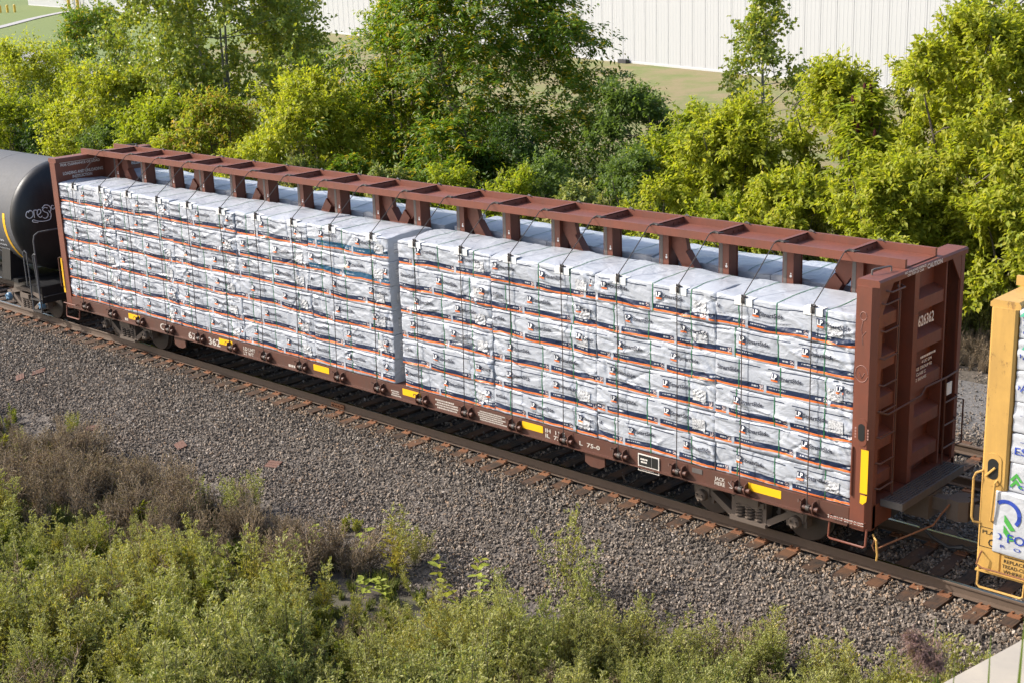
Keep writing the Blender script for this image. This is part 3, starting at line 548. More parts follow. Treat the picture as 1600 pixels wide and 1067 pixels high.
# ------------------------------------------------------------------ wrapped bundles
ROWS = 6; PIT = .487; BL = 2.432; DECK = 1.036; X0 = -11.095; GAP = .275
def stack_x(i): return X0+BL*i+(GAP if i >= 5 else 0)
LAY = ['top layer', 'second layer from the top', 'third layer from the top', 'third layer from the deck', 'second layer from the deck', 'bottom layer']
class Wrap:
    def __init__(s, x0, yf, z0, L, D, H, seed, amp=1., dirn=-1):
        s.x0, s.yf, s.z0, s.L, s.D, s.H, s.seed, s.amp, s.dirn = x0, yf, z0, L, D, H, seed, amp, dirn
        r = np.random.default_rng(seed); s.r = r; s.xs = np.array([.17, .47, .80])*L+r.uniform(-.06, .06, 3)
        n = int(r.integers(20, 34)); e = r.random(n)
        cx = np.where(e < .45, L-np.abs(r.normal(0, .30, n)), np.where(e < .6, np.abs(r.normal(0, .2, n)), r.uniform(0, L, n)))
        cz = r.uniform(0, H, n); ang = np.where(e < .5, r.normal(2.5, .5, n), r.normal(.0, .35, n)*np.where(r.random(n) < .5, 1, -1)-.25)
        s.F = list(zip(cx, cz, np.cos(ang), np.sin(ang), r.uniform(.14, .60, n), r.uniform(.017, .036, n), r.choice([-1, 1], n, p=[.4, .6])*r.uniform(.006, .020, n)))
        s.bul = r.uniform(.0, .006); s.vo = float(r.uniform(-.022, .022))
    def disp(s, x, z):
        x, z = np.asarray(x, float), np.asarray(z, float); d = vnoise(x*2.1+s.seed*7.3, z*3.0+s.seed, s.seed)*.020+vnoise(x*6+s.seed, z*7+s.seed*3, s.seed+1)*.005
        for cx, cz, ca, sa, ln, w_, a in s.F:
            al = (x-cx)*ca+(z-cz)*sa; pe = -(x-cx)*sa+(z-cz)*ca; d = d+a*np.exp(-(pe/w_)**2-(al/ln)**2)
        for q in s.xs: d = d-.010*np.exp(-((x-q)/.05)**2)
        return s.amp*(d+s.bul*np.sin(np.pi*np.clip(z/s.H, 0, 1)))
    def warp(s, x): return s.vo+s.amp*(vnoise(np.asarray(x)*1.5+s.seed*3.1, s.seed*.7+np.zeros_like(np.asarray(x, float)), 3)*.045+vnoise(np.asarray(x)*5+s.seed, s.seed*.3+np.zeros_like(np.asarray(x, float)), 4)*.012)
    def top(s, x, t_): # t_ distance from the front edge over the top
        return s.amp*(vnoise(np.asarray(x)*2.2+s.seed, np.asarray(t_)*2.2+s.seed*2, 5)*.05+vnoise(np.asarray(x)*6+s.seed, np.asarray(t_)*6, 6)*.016+.02*np.sin(np.pi*np.clip(np.asarray(t_)/s.D, 0, 1)))
    def front(s, x, z, off=0.): return np.stack([s.x0+np.asarray(x, float), s.yf+s.dirn*(s.disp(x, z)+off), s.z0+np.asarray(z, float)], -1)
    def mesh(s, nu, nf, ntp, mats, name, parent=None, uoff=0.):
        L, D, H, r = s.L, s.D, s.H, .024
        xs = np.linspace(0, L, nu+1); prof = []
        for z in np.linspace(r, H-r, nf+1): prof.append(('f', 0, z))
        for a in (30, 60): a = math.radians(a); prof.append(('c', r-r*math.cos(a), H-r+r*math.sin(a)))
        for q in np.linspace(r, D-r, ntp+1): prof.append(('t', q, H))
        prof += [('b', D, H-r), ('b', D, r), ('u', D-r, 0), ('u', r, 0), ('c', r-r*.7, r-r*.7)]
        V = []; UV = []
        wv = s.warp(xs)
        for kd, yy, zz in prof:
            dz = np.zeros_like(xs); dy = np.zeros_like(xs)
            if kd == 'f': dy = s.disp(xs, np.full_like(xs, zz))
            elif kd == 'c': dy = s.disp(xs, np.full_like(xs, min(zz, H)))*.8; dz = s.top(xs, np.zeros_like(xs))*(1 if zz > H/2 else 0)
            elif kd == 't': dz = s.top(xs, np.full_like(xs, yy))
            pin = np.minimum(1, np.minimum(xs, L-xs)/.03); inn = (1-pin)*.010
            V.append(np.stack([s.x0+xs, s.yf-s.dirn*(yy+inn*(1 if kd in 'fc' else 0))+s.dirn*dy, s.z0+zz+dz-inn*(1 if kd in 'tc' and zz > H/2 else 0)], -1))
            v = zz if kd in 'fc' else .6
            UV.append(np.stack([xs+uoff, np.full_like(xs, v)+wv], -1))
        V = np.array(V); UV = np.array(UV); k, m = V.shape[:2]; idx = np.arange(k*m).reshape(k, m); nx = np.roll(idx, -1, 0)
        F = np.stack([idx[:, :-1], idx[:, 1:], nx[:, 1:], nx[:, :-1]], -1).reshape(-1, 4)
        if s.dirn > 0: F = F[:, ::-1]
        b = MB(); b.add(V.reshape(-1, 3), F); b.add([], []); c0 = tuple(int(q) for q in idx[:, 0]); c1 = tuple(int(q) for q in idx[::-1, -1])
        if s.dirn > 0: c0, c1 = c0[::-1], c1[::-1]
        b.f += [c0, c1]; b.m += [0, 0]
        o = b.build(name, mats, parent, True, loc=None if parent else (s.x0+L/2, s.yf, s.z0), fix=False)
        me = o.data; ul = me.uv_layers.new(name='print'); li = np.zeros(len(me.loops), int); me.loops.foreach_get('vertex_index', li); ul.data.foreach_set('uv', UV.reshape(-1, 2)[li].astype(np.float32).ravel())
        # end caps carry no print
        for pl in me.polygons[-2:]:
            for q in pl.loop_indices: ul.data[q].uv = (0.97, .6)
        return o
    def strap(s, o, i, over=True):
        xx = s.xs[i]; zs = np.linspace(.0, s.H, 15); P = [s.front(np.array([xx]), np.array([z]), .005)[0] for z in zs]
        P[-1] = P[-1]+np.array([0, s.dirn*.0, .0])
        if over:
            for q in np.linspace(.02, s.D-.02, 9): P.append(np.array([s.x0+xx, s.yf-s.dirn*q, s.z0+s.H+float(s.top(xx, q))+.006]))
        b = MB(); w_ = .0085; V = []
        for p in P: V += [(p[0]-w_, p[1], p[2]), (p[0]+w_, p[1], p[2])]
        b.add(V, [(2*k, 2*k+1, 2*k+3, 2*k+2) for k in range(len(P)-1)]); return b.build('strap', 'strap_green', o, fix=False)
    def prints(s, o, uoff, period=1.12):
        T = MB()
        def put(v2, f, ox, oz, m):
            x = v2[:, 0]+ox; ok = (x > .03) & (x < s.L-.03)
            f = [q for q in f if all(ok[i] for i in q)]
            if not f: return
            z = v2[:, 1]+oz-s.warp(x); T.add(s.front(x, np.clip(z, .035, s.H-.03), .015), f, m)
        def quad(ox, oz, w_, h, m, n=3):
            g = np.array([(w_*i/n, h*j/n) for j in range(n+1) for i in range(n+1)]); put(g, [(j*(n+1)+i, j*(n+1)+i+1, (j+1)*(n+1)+i+1, (j+1)*(n+1)+i) for j in range(n) for i in range(n)], ox, oz, m)
        k = math.floor(uoff/period)
        lp, lf = text2d('LP', .03, 2); sm, sf = text2d('SmartSide', .022, 2); tg, tf = text2d('ADVANCED DURABILITY FOR LONGER LASTING BEAUTY', .012, 1)
        while k*period-uoff < s.L:
            x = k*period-uoff+.09
            quad(x, .275, .115, .105, 0); quad(x, .248, .115, .024, 1)
            put(np.stack([lp[:, 0]*.088-.001, lp[:, 1]*.088], -1)+np.array([.008, .010]), lf, x, .285, 2) if False else None
            q = lp*np.array([.088/lp[:, 0].max(), .108]); q = q+np.array([.013, .014])
            x_ = q[:, 0]+x; ok = (x_ > .03) & (x_ < s.L-.03); f2 = [g for g in lf if all(ok[i] for i in g)]
            if f2: T.add(s.front(x_, np.clip(q[:, 1]+.275-s.warp(x_), .035, s.H-.03), .022), f2, 2)
            put(sm*np.array([.40/sm[:, 0].max(), .098]), sf, x+.14, .282, 3); put(tg*np.array([.70/tg[:, 0].max(), .028]), tf, x-.01, .19, 3)
            k += 1
        if T.v: T.build('printed_lettering', ['ink_navy', 'ink_orange', 'ink_white', 'ink_grey'], o, fix=False)
    def sticker(s, o, x, z, w_=.25, h=.19):
        n = 6; b = MB(); X, Z = np.meshgrid(np.linspace(x, x+w_, n), np.linspace(z, z+h, n), indexing='ij'); V = s.front(X.ravel(), Z.ravel(), .012)
        b.add(V, [(i*n+j, (i+1)*n+j, (i+1)*n+j+1, i*n+j+1) for i in range(n-1) for j in range(n-1)]); b.build('barcode_sticker', 'sticker', o, fix=False)
TOPZ = DECK+PIT*ROWS
RW = random.Random(5); TOPW = {}
for i in range(9):
    side = 'CAUTION bulkhead'; n = 9-i
    for r_ in range(ROWS):
        yj = -1.372+RW.uniform(-.012, .012)-(.018 if (r_ == 1 and i in (5, 7, 8)) else 0)
        xj = RW.uniform(-.008, .008); seed = i*10+r_+1
        wr = Wrap(stack_x(i)+.006+xj, yj, DECK+r_*PIT, BL-.012, 1.20, PIT-.006, seed); uo = RW.uniform(0, 1.12)
        teal = i == 4 and r_ >= 4
        o = wr.mesh(116, 20, 10 if r_ == 5 else 3, 'wrap_teal' if teal else 'wrap', 'lumber_bundle', None, uo)
        tag(o, 'white %s bundle, %s, %s stack from the CAUTION bulkhead' % ('teal-banded' if teal else 'printed', LAY[5-r_], ORDN[n-1]), 'wrapped bundle', 'wrapped bundles on the near side of the brown flatcar')
        wr.prints(o, uo)
        for k in range(3): wr.strap(o, k, r_ == 5)
        if (i*7+r_*3) % 10 < 8: wr.sticker(o, BL-.42+RW.uniform(-.05, .05), .14)
        if i == 4:
            b = MB(); xe = wr.x0+wr.L; b.box((xe+.001, -1.20, wr.z0+.14), (xe+.006, -1.02, wr.z0+.34)); b.build('barcode_sticker', 'sticker', o)
        if r_ == 5: TOPW[i] = wr
shared = None
for i in range(9):
    for r_ in range(ROWS):
        lab = 'white bundle behind the beam, %s, %s stack from CAUTION bulkhead' % (LAY[5-r_].replace(' from the', ' from'), ORDN[8-i])
        if r_ == 5:
            wr = Wrap(stack_x(i)+.006, 1.372, DECK+r_*PIT, BL-.012, 1.20, PIT-.006, 200+i, 1., 1); o = wr.mesh(40, 4, 10, 'wrap', 'lumber_bundle', None, .1*i)
            for k in range(3): wr.strap(o, k, True)
        else:
            if shared is None: wr = Wrap(stack_x(0)+.006, 1.372, DECK, BL-.012, 1.20, PIT-.006, 222, .6, 1); o = wr.mesh(16, 4, 2, 'wrap', 'lumber_bundle', None, 0.); shared = o.data
            else: o = link('lumber_bundle', shared, None, loc=(stack_x(i)+BL/2, 1.372, DECK+r_*PIT))
        tag(o, lab, 'wrapped bundle', 'wrapped bundles on the far side of the brown flatcar')

# edge protectors and tie-down cables
def top_at(x):
    i = max(k for k in range(9) if stack_x(k) <= x+.05); wr = TOPW[i]; xl = min(max(x-wr.x0, .05), wr.L-.05)
    return float(wr.z0+wr.H+wr.top(xl, .0)), float(wr.yf-max(0, wr.disp(xl, wr.H-.06)))
for i, x in enumerate(XI):
    zt, yf = top_at(x); n = ORDN[17-i]
    p = thing('edge_protector', (x, yf, zt), 'white corner guard with black bracket, %s from the CAUTION bulkhead' % n, 'edge protector', 'edge protectors on the top bundle edge')
    b = MB(); b.box((x-.16, yf-.014, zt-.10), (x+.16, yf-.004, zt+.008)); b.box((x-.16, yf-.014, zt+.008), (x+.16, yf+.13, zt+.018)); b.build('corner_guard', 'guard', p)
    b = MB(); b.box((x-.032, yf-.030, zt-.065), (x+.032, yf-.014, zt+.030)); b.box((x-.032, yf-.014, zt+.019), (x+.032, yf+.07, zt+.030)); b.bar((x-.026, yf+.01, zt+.030), (x-.026, yf-.02, zt+.065), .010, .035); b.bar((x+.026, yf+.01, zt+.030), (x+.026, yf-.02, zt+.065), .010, .035); b.build('bracket', 'cable', p)
    b = MB(); yw = -1.53; b.tube([(x, -.50, 4.665), (x, -.56, 4.655), (x, (-.56+yf)/2, (4.655+zt+.05)/2-.01), (x, yf-.02, zt+.05), (x, yf-.045, zt-.06), (x+.01, yf-.055, (zt+1)/2), (x+.05, -1.515, .93)], .0085, 5)
    for k in range(3): b.tube([(x+.02*k-.02, -.50+.02*k, 4.67), (x+.04+.03*k, -.46, 4.70-.01*k), (x+.12, -.42-.03*k, 4.68), (x+.15, -.36, 4.67)], .011, 5)
    tag(b.build('tie_down_cable', 'cable', None, True, loc=(x, -1.4, .93)), 'dark tie-down cable over the near bundles, %s from the CAUTION bulkhead' % n, 'cable', 'cables on the near side')
    b = MB(); b.tube([(x, .50, 4.665), (x, .56, 4.655), (x, 1.40, zt+.04), (x, 1.43, zt-.08), (x, 1.43, .80)], .0085, 5)
    for k in range(3): b.tube([(x+.02*k-.02, .50-.02*k, 4.67), (x+.04+.03*k, .46, 4.70-.01*k), (x+.12, .42, 4.68)], .011, 5)
    tag(b.build('tie_down_cable', 'cable', None, True, loc=(x, 1.4, .8)), 'dark tie-down cable over the far bundles, %s from the CAUTION bulkhead' % n, 'cable', 'cables on the far side')

# ------------------------------------------------------------------ yellow flatcar
yc = thing('centerbeam_flatcar', (13.1, 0, .66), 'yellow steel bulkhead flatcar loaded with white forest-brand bundles', 'railcar')
truck(yc, 15.6)
b = MB()
for sy in (-1, 1): b.prism([(px, sy*py) for px, py in ((13.06, 1.36), (13.10, 1.41), (13.40, 1.41), (13.43, 1.38), (13.43, 1.22), (13.39, 1.22), (13.39, 1.35), (13.12, 1.35), (13.10, 1.22), (13.06, 1.22))], 'z', .68, 4.42)
b.box((13.30, -1.34, 1.0), (13.33, 1.34, 4.42)); b.prism([(13.04, 4.42), (13.46, 4.42), (13.46, 4.48), (13.43, 4.52), (13.08, 4.52), (13.04, 4.48)], 'y', -1.38, 1.38); b.box((13.08, -1.34, .70), (13.30, 1.34, 1.06))
yb = b.build('bulkhead', 'yellow', yc)
for z in (1.5, 2.3, 3.1, 3.9): b = MB(); b.box((13.10, -1.22, z-.1), (13.30, 1.22, z+.1)); b.build('horizontal_rib', 'yellow', yb)
b = MB()
for sy in (-1, 1):
    b.box((13.43, min(sy*1.34, sy*1.41), .66), (19.5, max(sy*1.34, sy*1.41), .965)); b.box((13.08, min(sy*1.34, sy*1.45), .635), (19.5, max(sy*1.34, sy*1.45), .66))
b.box((13.43, -1.34, .90), (19.5, 1.34, .96)); b.box((13.3, -.26, .5), (19.5, .26, .9)); b.build('side_sill', 'yellow', yc)
b = MB(); b.box((13.0, -.44, 4.525), (19.5, .44, 4.538)); [b.box((13.0, s*.47-.03, 4.523), (19.5, s*.47+.03, 4.655)) for s in (-1, 1)]; b.box((13.46, -.03, .96), (19.5, .03, 4.525)); b.build('top_chord', 'yellow', yc)
rrp = lambda zz, sc: [(13.235+.10*sc*math.cos(a), zz+(.10*sc if math.sin(a) > 0 else -.10*sc)+.10*sc*math.sin(a)) for a in np.linspace(0, 2*math.pi, 20, endpoint=False)]
b = MB(); b.prism(rrp(2.16, 1.2), 'y', -1.420, -1.409); b.build('slot_rim', 'yellow', yb); b = MB(); b.prism(rrp(2.17, .75), 'y', -1.424, -1.409); b.build('slot_hole_shade', 'black', yb)  # slot's inner shade painted as a black disc
b = MB(); b.tube([(13.14, -1.43, 2.05), (13.27, -1.43, 2.2)], .016, 6); b.build('tie_bar', 'yellow', yb)
b = MB(); b.tube([(13.10, -1.41, 2.12), (13.02, -1.46, 2.08), (12.99, -1.46, 2.0), (12.99, -1.46, 1.42), (13.02, -1.46, 1.36), (13.10, -1.41, 1.34)], .017, 7); b.build('grab_iron', 'yellow', yb, True)
b = MB(); b.tube([(13.30, -1.41, 2.02), (13.30, -1.47, 2.0), (13.27, -1.47, 1.44), (13.27, -1.41, 1.40)], .016, 7); b.build('grab_iron', 'yellow', yb, True)
b = MB(); b.tube([(13.12, -1.42, .70), (13.12, -1.44, .43), (13.16, -1.445, .40), (13.74, -1.445, .40), (13.78, -1.44, .43), (13.78, -1.42, .66)], .018, 7); b.build('step_stirrup', 'yellow', yb, True)
b = MB(); b.tube([(13.15, -1.42, .93), (13.16, -1.49, .92), (13.12, -1.50, .76), (13.2, -1.50, .72), (13.95, -1.50, .72), (14.0, -1.42, .73)], .013, 6); b.build('grab_iron', 'rust', yb, True)
T = MB(); DU, DV = (1, 0, 0), (0, 0, 1)
put_text(T, 'PLATE', (13.14, -1.4135, 1.20), .055, DU, DV, .28, .01); put_text(T, 'C', (13.23, -1.4135, 1.03), .11, DU, DV, .09, .02)
for q in ((13.10, 1.0, 13.42, 1.008), (13.10, 1.29, 13.42, 1.298), (13.10, 1.0, 13.107, 1.298), (13.413, 1.0, 13.42, 1.298)): T.box((q[0], -1.4145, q[1]), (q[2], -1.4125, q[3]))
for i, l in enumerate(('REPLACE WITH', 'TREAD-CLEANING SHOES', 'WHERE POSSIBLE')): put_text(T, l, ((13.47, 13.45, 13.47)[i], -1.4135, .845-.078*i), .052, DU, DV, (.52, .80, .60)[i], .01)
dashes(T, (13.47, -1.4135, .925), .7, .03, 1, DU, DV, RS); T.build('lettering', 'black', yb)
for xa, xb in ((12.44, 13.1),):
    b = MB(); b.box((12.95, -.22, .62), (13.1, .22, 1.0)); b.box((12.7, -.09, .76), (13.0, .09, .96)); b.prism([(12.75, .17), (12.58, .21), (12.46, .13), (12.46, -.02), (12.55, -.06), (12.44, -.14), (12.62, -.21), (12.75, -.14)], 'z', .70, 1.02); b.build('coupler', 'truck_steel', yc)
    b = MB(); b.tube([(13.05, -.34, .62), (12.8, -.36, .55), (12.55, -.33, .36), (12.36, -.26, .35)], .026, 8); b.build('air_hose', 'rubber', yc, True)
    b = MB(); b.tube([(12.7, .10, .70), (12.7, .05, .45), (12.55, -.15, .36), (12.4, -.25, .36)], .010, 5); b.build('hose_chain', 'steel_dark', yc)
YZ = [4.45, 4.04, 3.61, 3.17, 2.74, 2.31, 1.89, .97]
YL = ['topmost pack of white forest-brand bundles on the yellow car', 'second pack from the top on the yellow car, blue lettering with green tree line', 'third pack from the top on the yellow car, blue lettering ends in G', 'middle pack on the yellow car printed with small blue lines', 'pack on the yellow car lettered REST in blue', 'pack on the yellow car with small green chevrons above the largest pack', 'largest bottom pack on the yellow car with blue ring and green chevrons']
for i in range(7):
    z1, z0 = YZ[i], YZ[i+1]; h = z1-z0-.012
    for side, dn in ((-1.375, -1), (1.375, 1)):
        wr = Wrap(13.30 if (i == 6 and dn < 0) else 13.45, -1.44 if (i == 6 and dn < 0) else side, z0, 5.6, 1.20, h, 300+i, .8, dn); o = wr.mesh(60, 12, 6, 'wrap_plain', 'lumber_bundle', None, 0.)
        tag(o, YL[i] if dn < 0 else 'white pack behind the yellow center beam, %s from the top' % ORDN[i], 'wrapped bundle', 'forest-brand packs on the yellow flatcar')
        if dn > 0: continue
        T = MB()
        def pt(s_, x, z, sz, m, wd=None, bold=.01):
            v, f = text2d(s_, bold, 2); k = sz/.7; v = v*np.array([wd/v[:, 0].max() if wd else k, k]); X = v[:, 0]+x; ok = X > .012
            T.add(wr.front(X, np.clip(v[:, 1]+z, .03, h-.02), .009), [q for q in f if all(ok[j] for j in q)], m)
        def poly(pts, m):
            p = np.array(pts)
            if p[:, 0].min() < -.001: return
            T.add(wr.front(p[:, 0], p[:, 1], .008), [tuple(range(len(pts)))], m)
        def chev(x, z, k, m=1):
            for dz in (0, -.16*k):
                poly([(x-.16*k, z-.16*k+dz), (x-.10*k, z-.16*k+dz-.03*k), (x, z-.07*k+dz), (x, z+.04*k+dz)], m); poly([(x, z+.04*k+dz), (x, z-.07*k+dz), (x+.10*k, z-.19*k+dz), (x+.17*k, z-.17*k+dz)], m)
        rep = 1.35
        for k in range(-1, 4):
            x = k*rep
            if i == 0: pt('IDAHO', x-.38, .17, .10, 0, .48); chev(x+.24, .30, .6); pt('FOREST', x+.42, .17, .10, 0, .6); pt('G  R  O  U  P', x+.05, .06, .06, 0, .8); [poly([(x+.0+.13*j, .30), (x+.11+.13*j, .31), (x+.06+.13*j, .37)], 2) for j in range(5)]
            elif i in (1, 2): pt('IDAHO', x-.07, .16, .10, 0, .48); chev(x+.58, .30, .6); pt('FOREST', x+.74, .16, .10, 0, .6); pt('G  R  O  U  P', x+.20, .05, .06, 0, .8); [poly([(x+.05+.13*j, .29), (x+.17+.13*j, .30), (x+.1+.13*j, .37)], 2) for j in range(4) if i == 1]
            elif i == 3: dashes_ = [pt('-  -  -', x+.1+.3*j, .24-.06*j, .05, 0, .22) for j in range(3)]
            elif i == 4: pt('IDAHO FOREST', x-.98, .13, .10, 0, 1.32); dashes_ = [pt('-  -', x+.12, .30, .04, 0, .3)]
            elif i == 5: chev(x+.10, .26, .55); pt('FOREST', x+.24, .16, .12, 0, .66); pt('G  R  O  U  P', x-.22, .06, .06, 0, .8); pt('IDAHO', x-.62, .16, .12, 0, .56)
            else:
                R0, R1 = .215, .160
                for a in np.linspace(-.7, 3.5, 22)[:-1]: da = 4.2/21; poly([(x+.17+R*math.cos(q), .60+R*math.sin(q)) for R, q in ((R0, a), (R0, a+da), (R1, a+da), (R1, a))], 3)
                chev(x+.15, .56, .95); pt('IDAHO FOREST', x-.50, .20, .13, 0, 1.40); pt('G   R   O   U   P', x-.1, .10, .05, 0, .9)
        T.build('printed_lettering', ['ink_blue', 'ink_green', 'ink_teal', 'ink_blue'], o, fix=False)

# ------------------------------------------------------------------ tank car
tk = thing('tank_car', (-18, 0, .6), 'dusty black tank car with white graffiti on its end, coupled to the brown flatcar', 'railcar')
b = MB(); TR, TZ = 1.5, 2.65; prof = [(-28.0, .3), (-28, 1.2), (-27.5, TR)]+[(-13.6-.5*k, TR) for k in (28, 20, 12, 6, 2)]+[(-13.6, TR)]
prof = sorted(set(prof[3:8]), key=lambda q: q[0])+prof[8:]; b.lathe(prof, (0, 0, TZ), 'x', 64); b.build('tank', 'tank_side', tk, True)
b = MB(); b.lathe([(-13.601, TR-.004)]+[(-13.6+.55*math.sin(a)**.8, TR*math.cos(a)) for a in np.linspace(.04, 1.5, 14)], (0, 0, TZ), 'x', 64); b.build('tank_head', 'tank_black', tk, True)
def headx(y, z): return -13.6+.55*max(0, 1-(y*y+(z-TZ)**2)/TR**2)**.4+.008
def gstroke(mb, pts, r=.011, n=8):
    P = [Vector((p[0], p[1])) for p in pts]; out = []
    for i in range(len(P)-1):
        p0, p1, p2, p3 = P[max(i-1, 0)], P[i], P[i+1], P[min(i+2, len(P)-1)]
        for k in range(n):
            u = k/n; q = .5*((2*p1)+(p2-p0)*u+(2*p0-5*p1+4*p2-p3)*u*u+(3*p1-p0-3*p2+p3)*u**3); q = q*.86; out.append((headx(-1.20+q.x, 2.74+q.y), -1.20+q.x, 2.74+q.y))
    mb.tube(out, r, 5)
b = MB()
for st in ([(.12, .26), (.02, .24), (-.02, .12), (.06, .04), (.16, .10), (.17, .22), (.10, .28), (.05, .20)], [(.20, .04), (.21, .24), (.24, .27), (.31, .26)], [(.29, .10), (.40, .17), (.40, .26), (.33, .26), (.29, .14), (.36, .03), (.44, .07)],
           [(.62, .28), (.54, .31), (.47, .25), (.52, .18), (.60, .13), (.60, .04), (.52, -.02), (.44, .02)], [(.66, .0), (.68, .01)], [(.64, .20), (.70, .10), (.66, -.06), (.50, -.10), (.30, -.08), (.16, -.02), (.14, -.08), (.30, -.12)], [(.46, .30), (.56, .38), (.68, .34), (.72, .22), (.66, .12)], [(.82, .32), (.77, .34), (.74, .28), (.78, .22), (.83, .24), (.83, .28)]): gstroke(b, st)
b.build('graffiti', 'graffiti', tk)
b = MB(); V = []
for a in np.linspace(-.75, .16, 12): 
    for x in (-14.0, -13.88): V.append((x, -(TR+.006)*math.cos(a), TZ+(TR+.006)*math.sin(a)))
b.add(V, [(2*i, 2*i+1, 2*i+3, 2*i+2) for i in range(11)]); b.build('reflective_stripe', 'reflector', tk)
b = MB()
for k in range(4):
    for j in range(9):
        a = -.35-.10*k; x = -14.35-.11*j; hh = .05; y0, z0 = -(TR+.006)*math.cos(a), TZ+(TR+.006)*math.sin(a); y1, z1 = -(TR+.006)*math.cos(a-.04), TZ+(TR+.006)*math.sin(a-.04)
        b.add([(x, y0, z0), (x+.07*RS.uniform(.5, 1.2), y0, z0), (x+.07, y1, z1), (x, y1, z1)], [(0, 1, 2, 3)])
b.build('lettering', 'graffiti', tk)
b = MB()
for x in np.arange(-27, -14, 1.9): b.lathe([(-.012, TR+.004), (.012, TR+.004)], (float(x), 0, TZ), 'x', 48)
b.build('weld_band', 'tank_side', tk, True)
b = MB(); b.box((-16.5, -.9, .80), (-12.75, .9, .98)); b.box((-13.2, -1.40, .86), (-12.62, 1.40, 1.04)); b.box((-12.66, -1.40, .60), (-12.60, 1.40, 1.04)); b.box((-28, -.3, .7), (-16.4, .3, .98)); b.build('underframe', 'tank_black', tk)
b = MB(); b.prism([(-1.25, 1.9), (-.7, 1.15), (-.55, 1.0), (-1.35, 1.0)], 'x', -14.75, -14.3); b.prism([(1.25, 1.9), (.7, 1.15), (.55, 1.0), (1.35, 1.0)], 'x', -14.75, -14.3); b.box((-14.9, -1.3, .95), (-14.0, 1.3, 1.05)); b.build('saddle', 'tank_black', tk)
tube = lambda nm, pts, r=.018, mt='tank_side': (lambda q: (q.tube(pts, r, 7), q.build(nm, mt, tk, True)))(MB())
tube('end_handrail', [(-12.72, -1.38, 1.04), (-12.72, -1.38, 2.25), (-12.72, -1.34, 2.40), (-12.72, -1.22, 2.47), (-12.72, 1.22, 2.47), (-12.72, 1.38, 2.3), (-12.72, 1.38, 1.04)], .022)
tube('grab_iron', [(-13.20, -1.42, 1.0), (-13.20, -1.46, 1.03), (-13.20, -1.46, 1.92), (-13.12, -1.46, 1.98), (-13.02, -1.46, 1.92), (-13.02, -1.46, .38)], .018)
tube('grab_iron', [(-12.72, -1.42, 1.0), (-12.72, -1.46, 1.9), (-12.62, -1.46, 1.95), (-12.56, -1.46, 1.93)], .018); tube('grab_iron', [(-12.66, -1.44, 1.95), (-12.62, -1.45, 1.6), (-12.60, -1.46, .38)], .022)
b = MB(); b.box((-13.04, -1.48, .36), (-12.58, -1.40, .40)); b.box((-13.04, -1.48, .68), (-12.58, -1.40, .71)); b.build('step', 'steel_dark', tk)
tube('cut_lever', [(-12.55, -1.38, .78), (-12.5, -1.30, .80), (-12.5, -.3, .80), (-12.4, -.2, .9)], .014, 'steel_dark')
b = MB(); b.box((-12.75, -.2, .62), (-12.55, .2, 1.0)); b.prism([(-12.6, -.16), (-12.45, -.15), (-12.42, .1), (-12.6, .16)], 'z', .70, 1.02); b.build('coupler', 'truck_steel', tk)
b = MB(); b.tube([(-12.6, .34, .62), (-12.45, .36, .5), (-12.36, .30, .34), (-12.33, .27, .33)], .026, 8); b.build('air_hose', 'rubber', tk, True)
truck(tk, -14.05, 'blue_cap')

# ------------------------------------------------------------------ white warehouse
bd = thing('warehouse', (W0[0], W0[1], 1.0), 'long white ribbed metal warehouse beyond the trees', 'building'); AZ = math.atan2(WD[1], WD[0])
def wp(s, d=0., z=0.): p = W0+WD*s+(-WN)*d; return (p[0], p[1], z)
PW = 1.36; pm = MB(); q = [(0, 0)]
for k in range(4):
    c0 = .17+k*.34; q += [(c0-.045, 0), (c0-.03, .008), (c0+.03, .008), (c0+.045, 0)]
q += [(PW-.02, 0), (PW-.014, .016), (PW+.0, .016)]
V = [(a, d, z) for z in (0, 11.) for a, d in q]; n = len(q); pm.add(V, [(i, i+1, n+i+1, n+i) for i in range(n-1)]); po = pm.build('wall_panel', 'siding', None, fix=False); pmesh = po.data; bpy.data.objects.remove(po)
def wall_panel(s, name='wall_panel'):
    o = link(name, pmesh, bd, loc=wp(s, .0, float(wallz(s))+.12)); o.rotation_euler.z = AZ; return o
for k in range(-30, 118): wall_panel(k*PW)
b = MB(); sx = 118*PW
while sx < 254:
    V = [np.array(wp(sx+a, d, z+float(wallz(sx))+.12)) for z in (0, 11.) for a, d in q]; b.add(V, [(i, i+1, n+i+1, n+i) for i in range(n-1)]); sx += PW
b.build('far_wall', 'siding', bd, fix=False)
b = MB(); c = [wp(s, d, 0) for s, d in ((-41, -.06), (254, -.06), (254, -60), (-41, -60))]; b.prism([(p[0], p[1]) for p in c], 'z', -1.5, 11.1); b.build('wall_core', 'siding_trim', bd)
b = MB(); SS = np.arange(-41, 254.1, 5)
V = []
for s in SS: V += [wp(s, .07, float(wallz(s))-.2), wp(s, .07, float(wallz(s))+.11), wp(s, .0, float(wallz(s))+.14)]
b.add(V, [(3*i+j, 3*i+3+j, 3*i+4+j, 3*i+1+j) for i in range(len(SS)-1) for j in range(2)]); b.build('base_trim', 'siding_trim', bd, fix=False)
b = MB(); c = [wp(s, d, 0) for s, d in ((-41.5, .4), (254.5, .4), (254.5, -60), (-41.5, -60))]; b.prism([(p[0], p[1]) for p in c], 'z', 11.13, 11.5); b.build('roof', 'siding_trim', bd)
def wbox(nm, s0, s1, d0, d1, z0, z1, mt, parent=None):
    b = MB(); b.prism([(p[0], p[1]) for p in (wp(s0, d0), wp(s1, d0), wp(s1, d1), wp(s0, d1))], 'z', z0, z1); return b.build(nm, mt, parent)
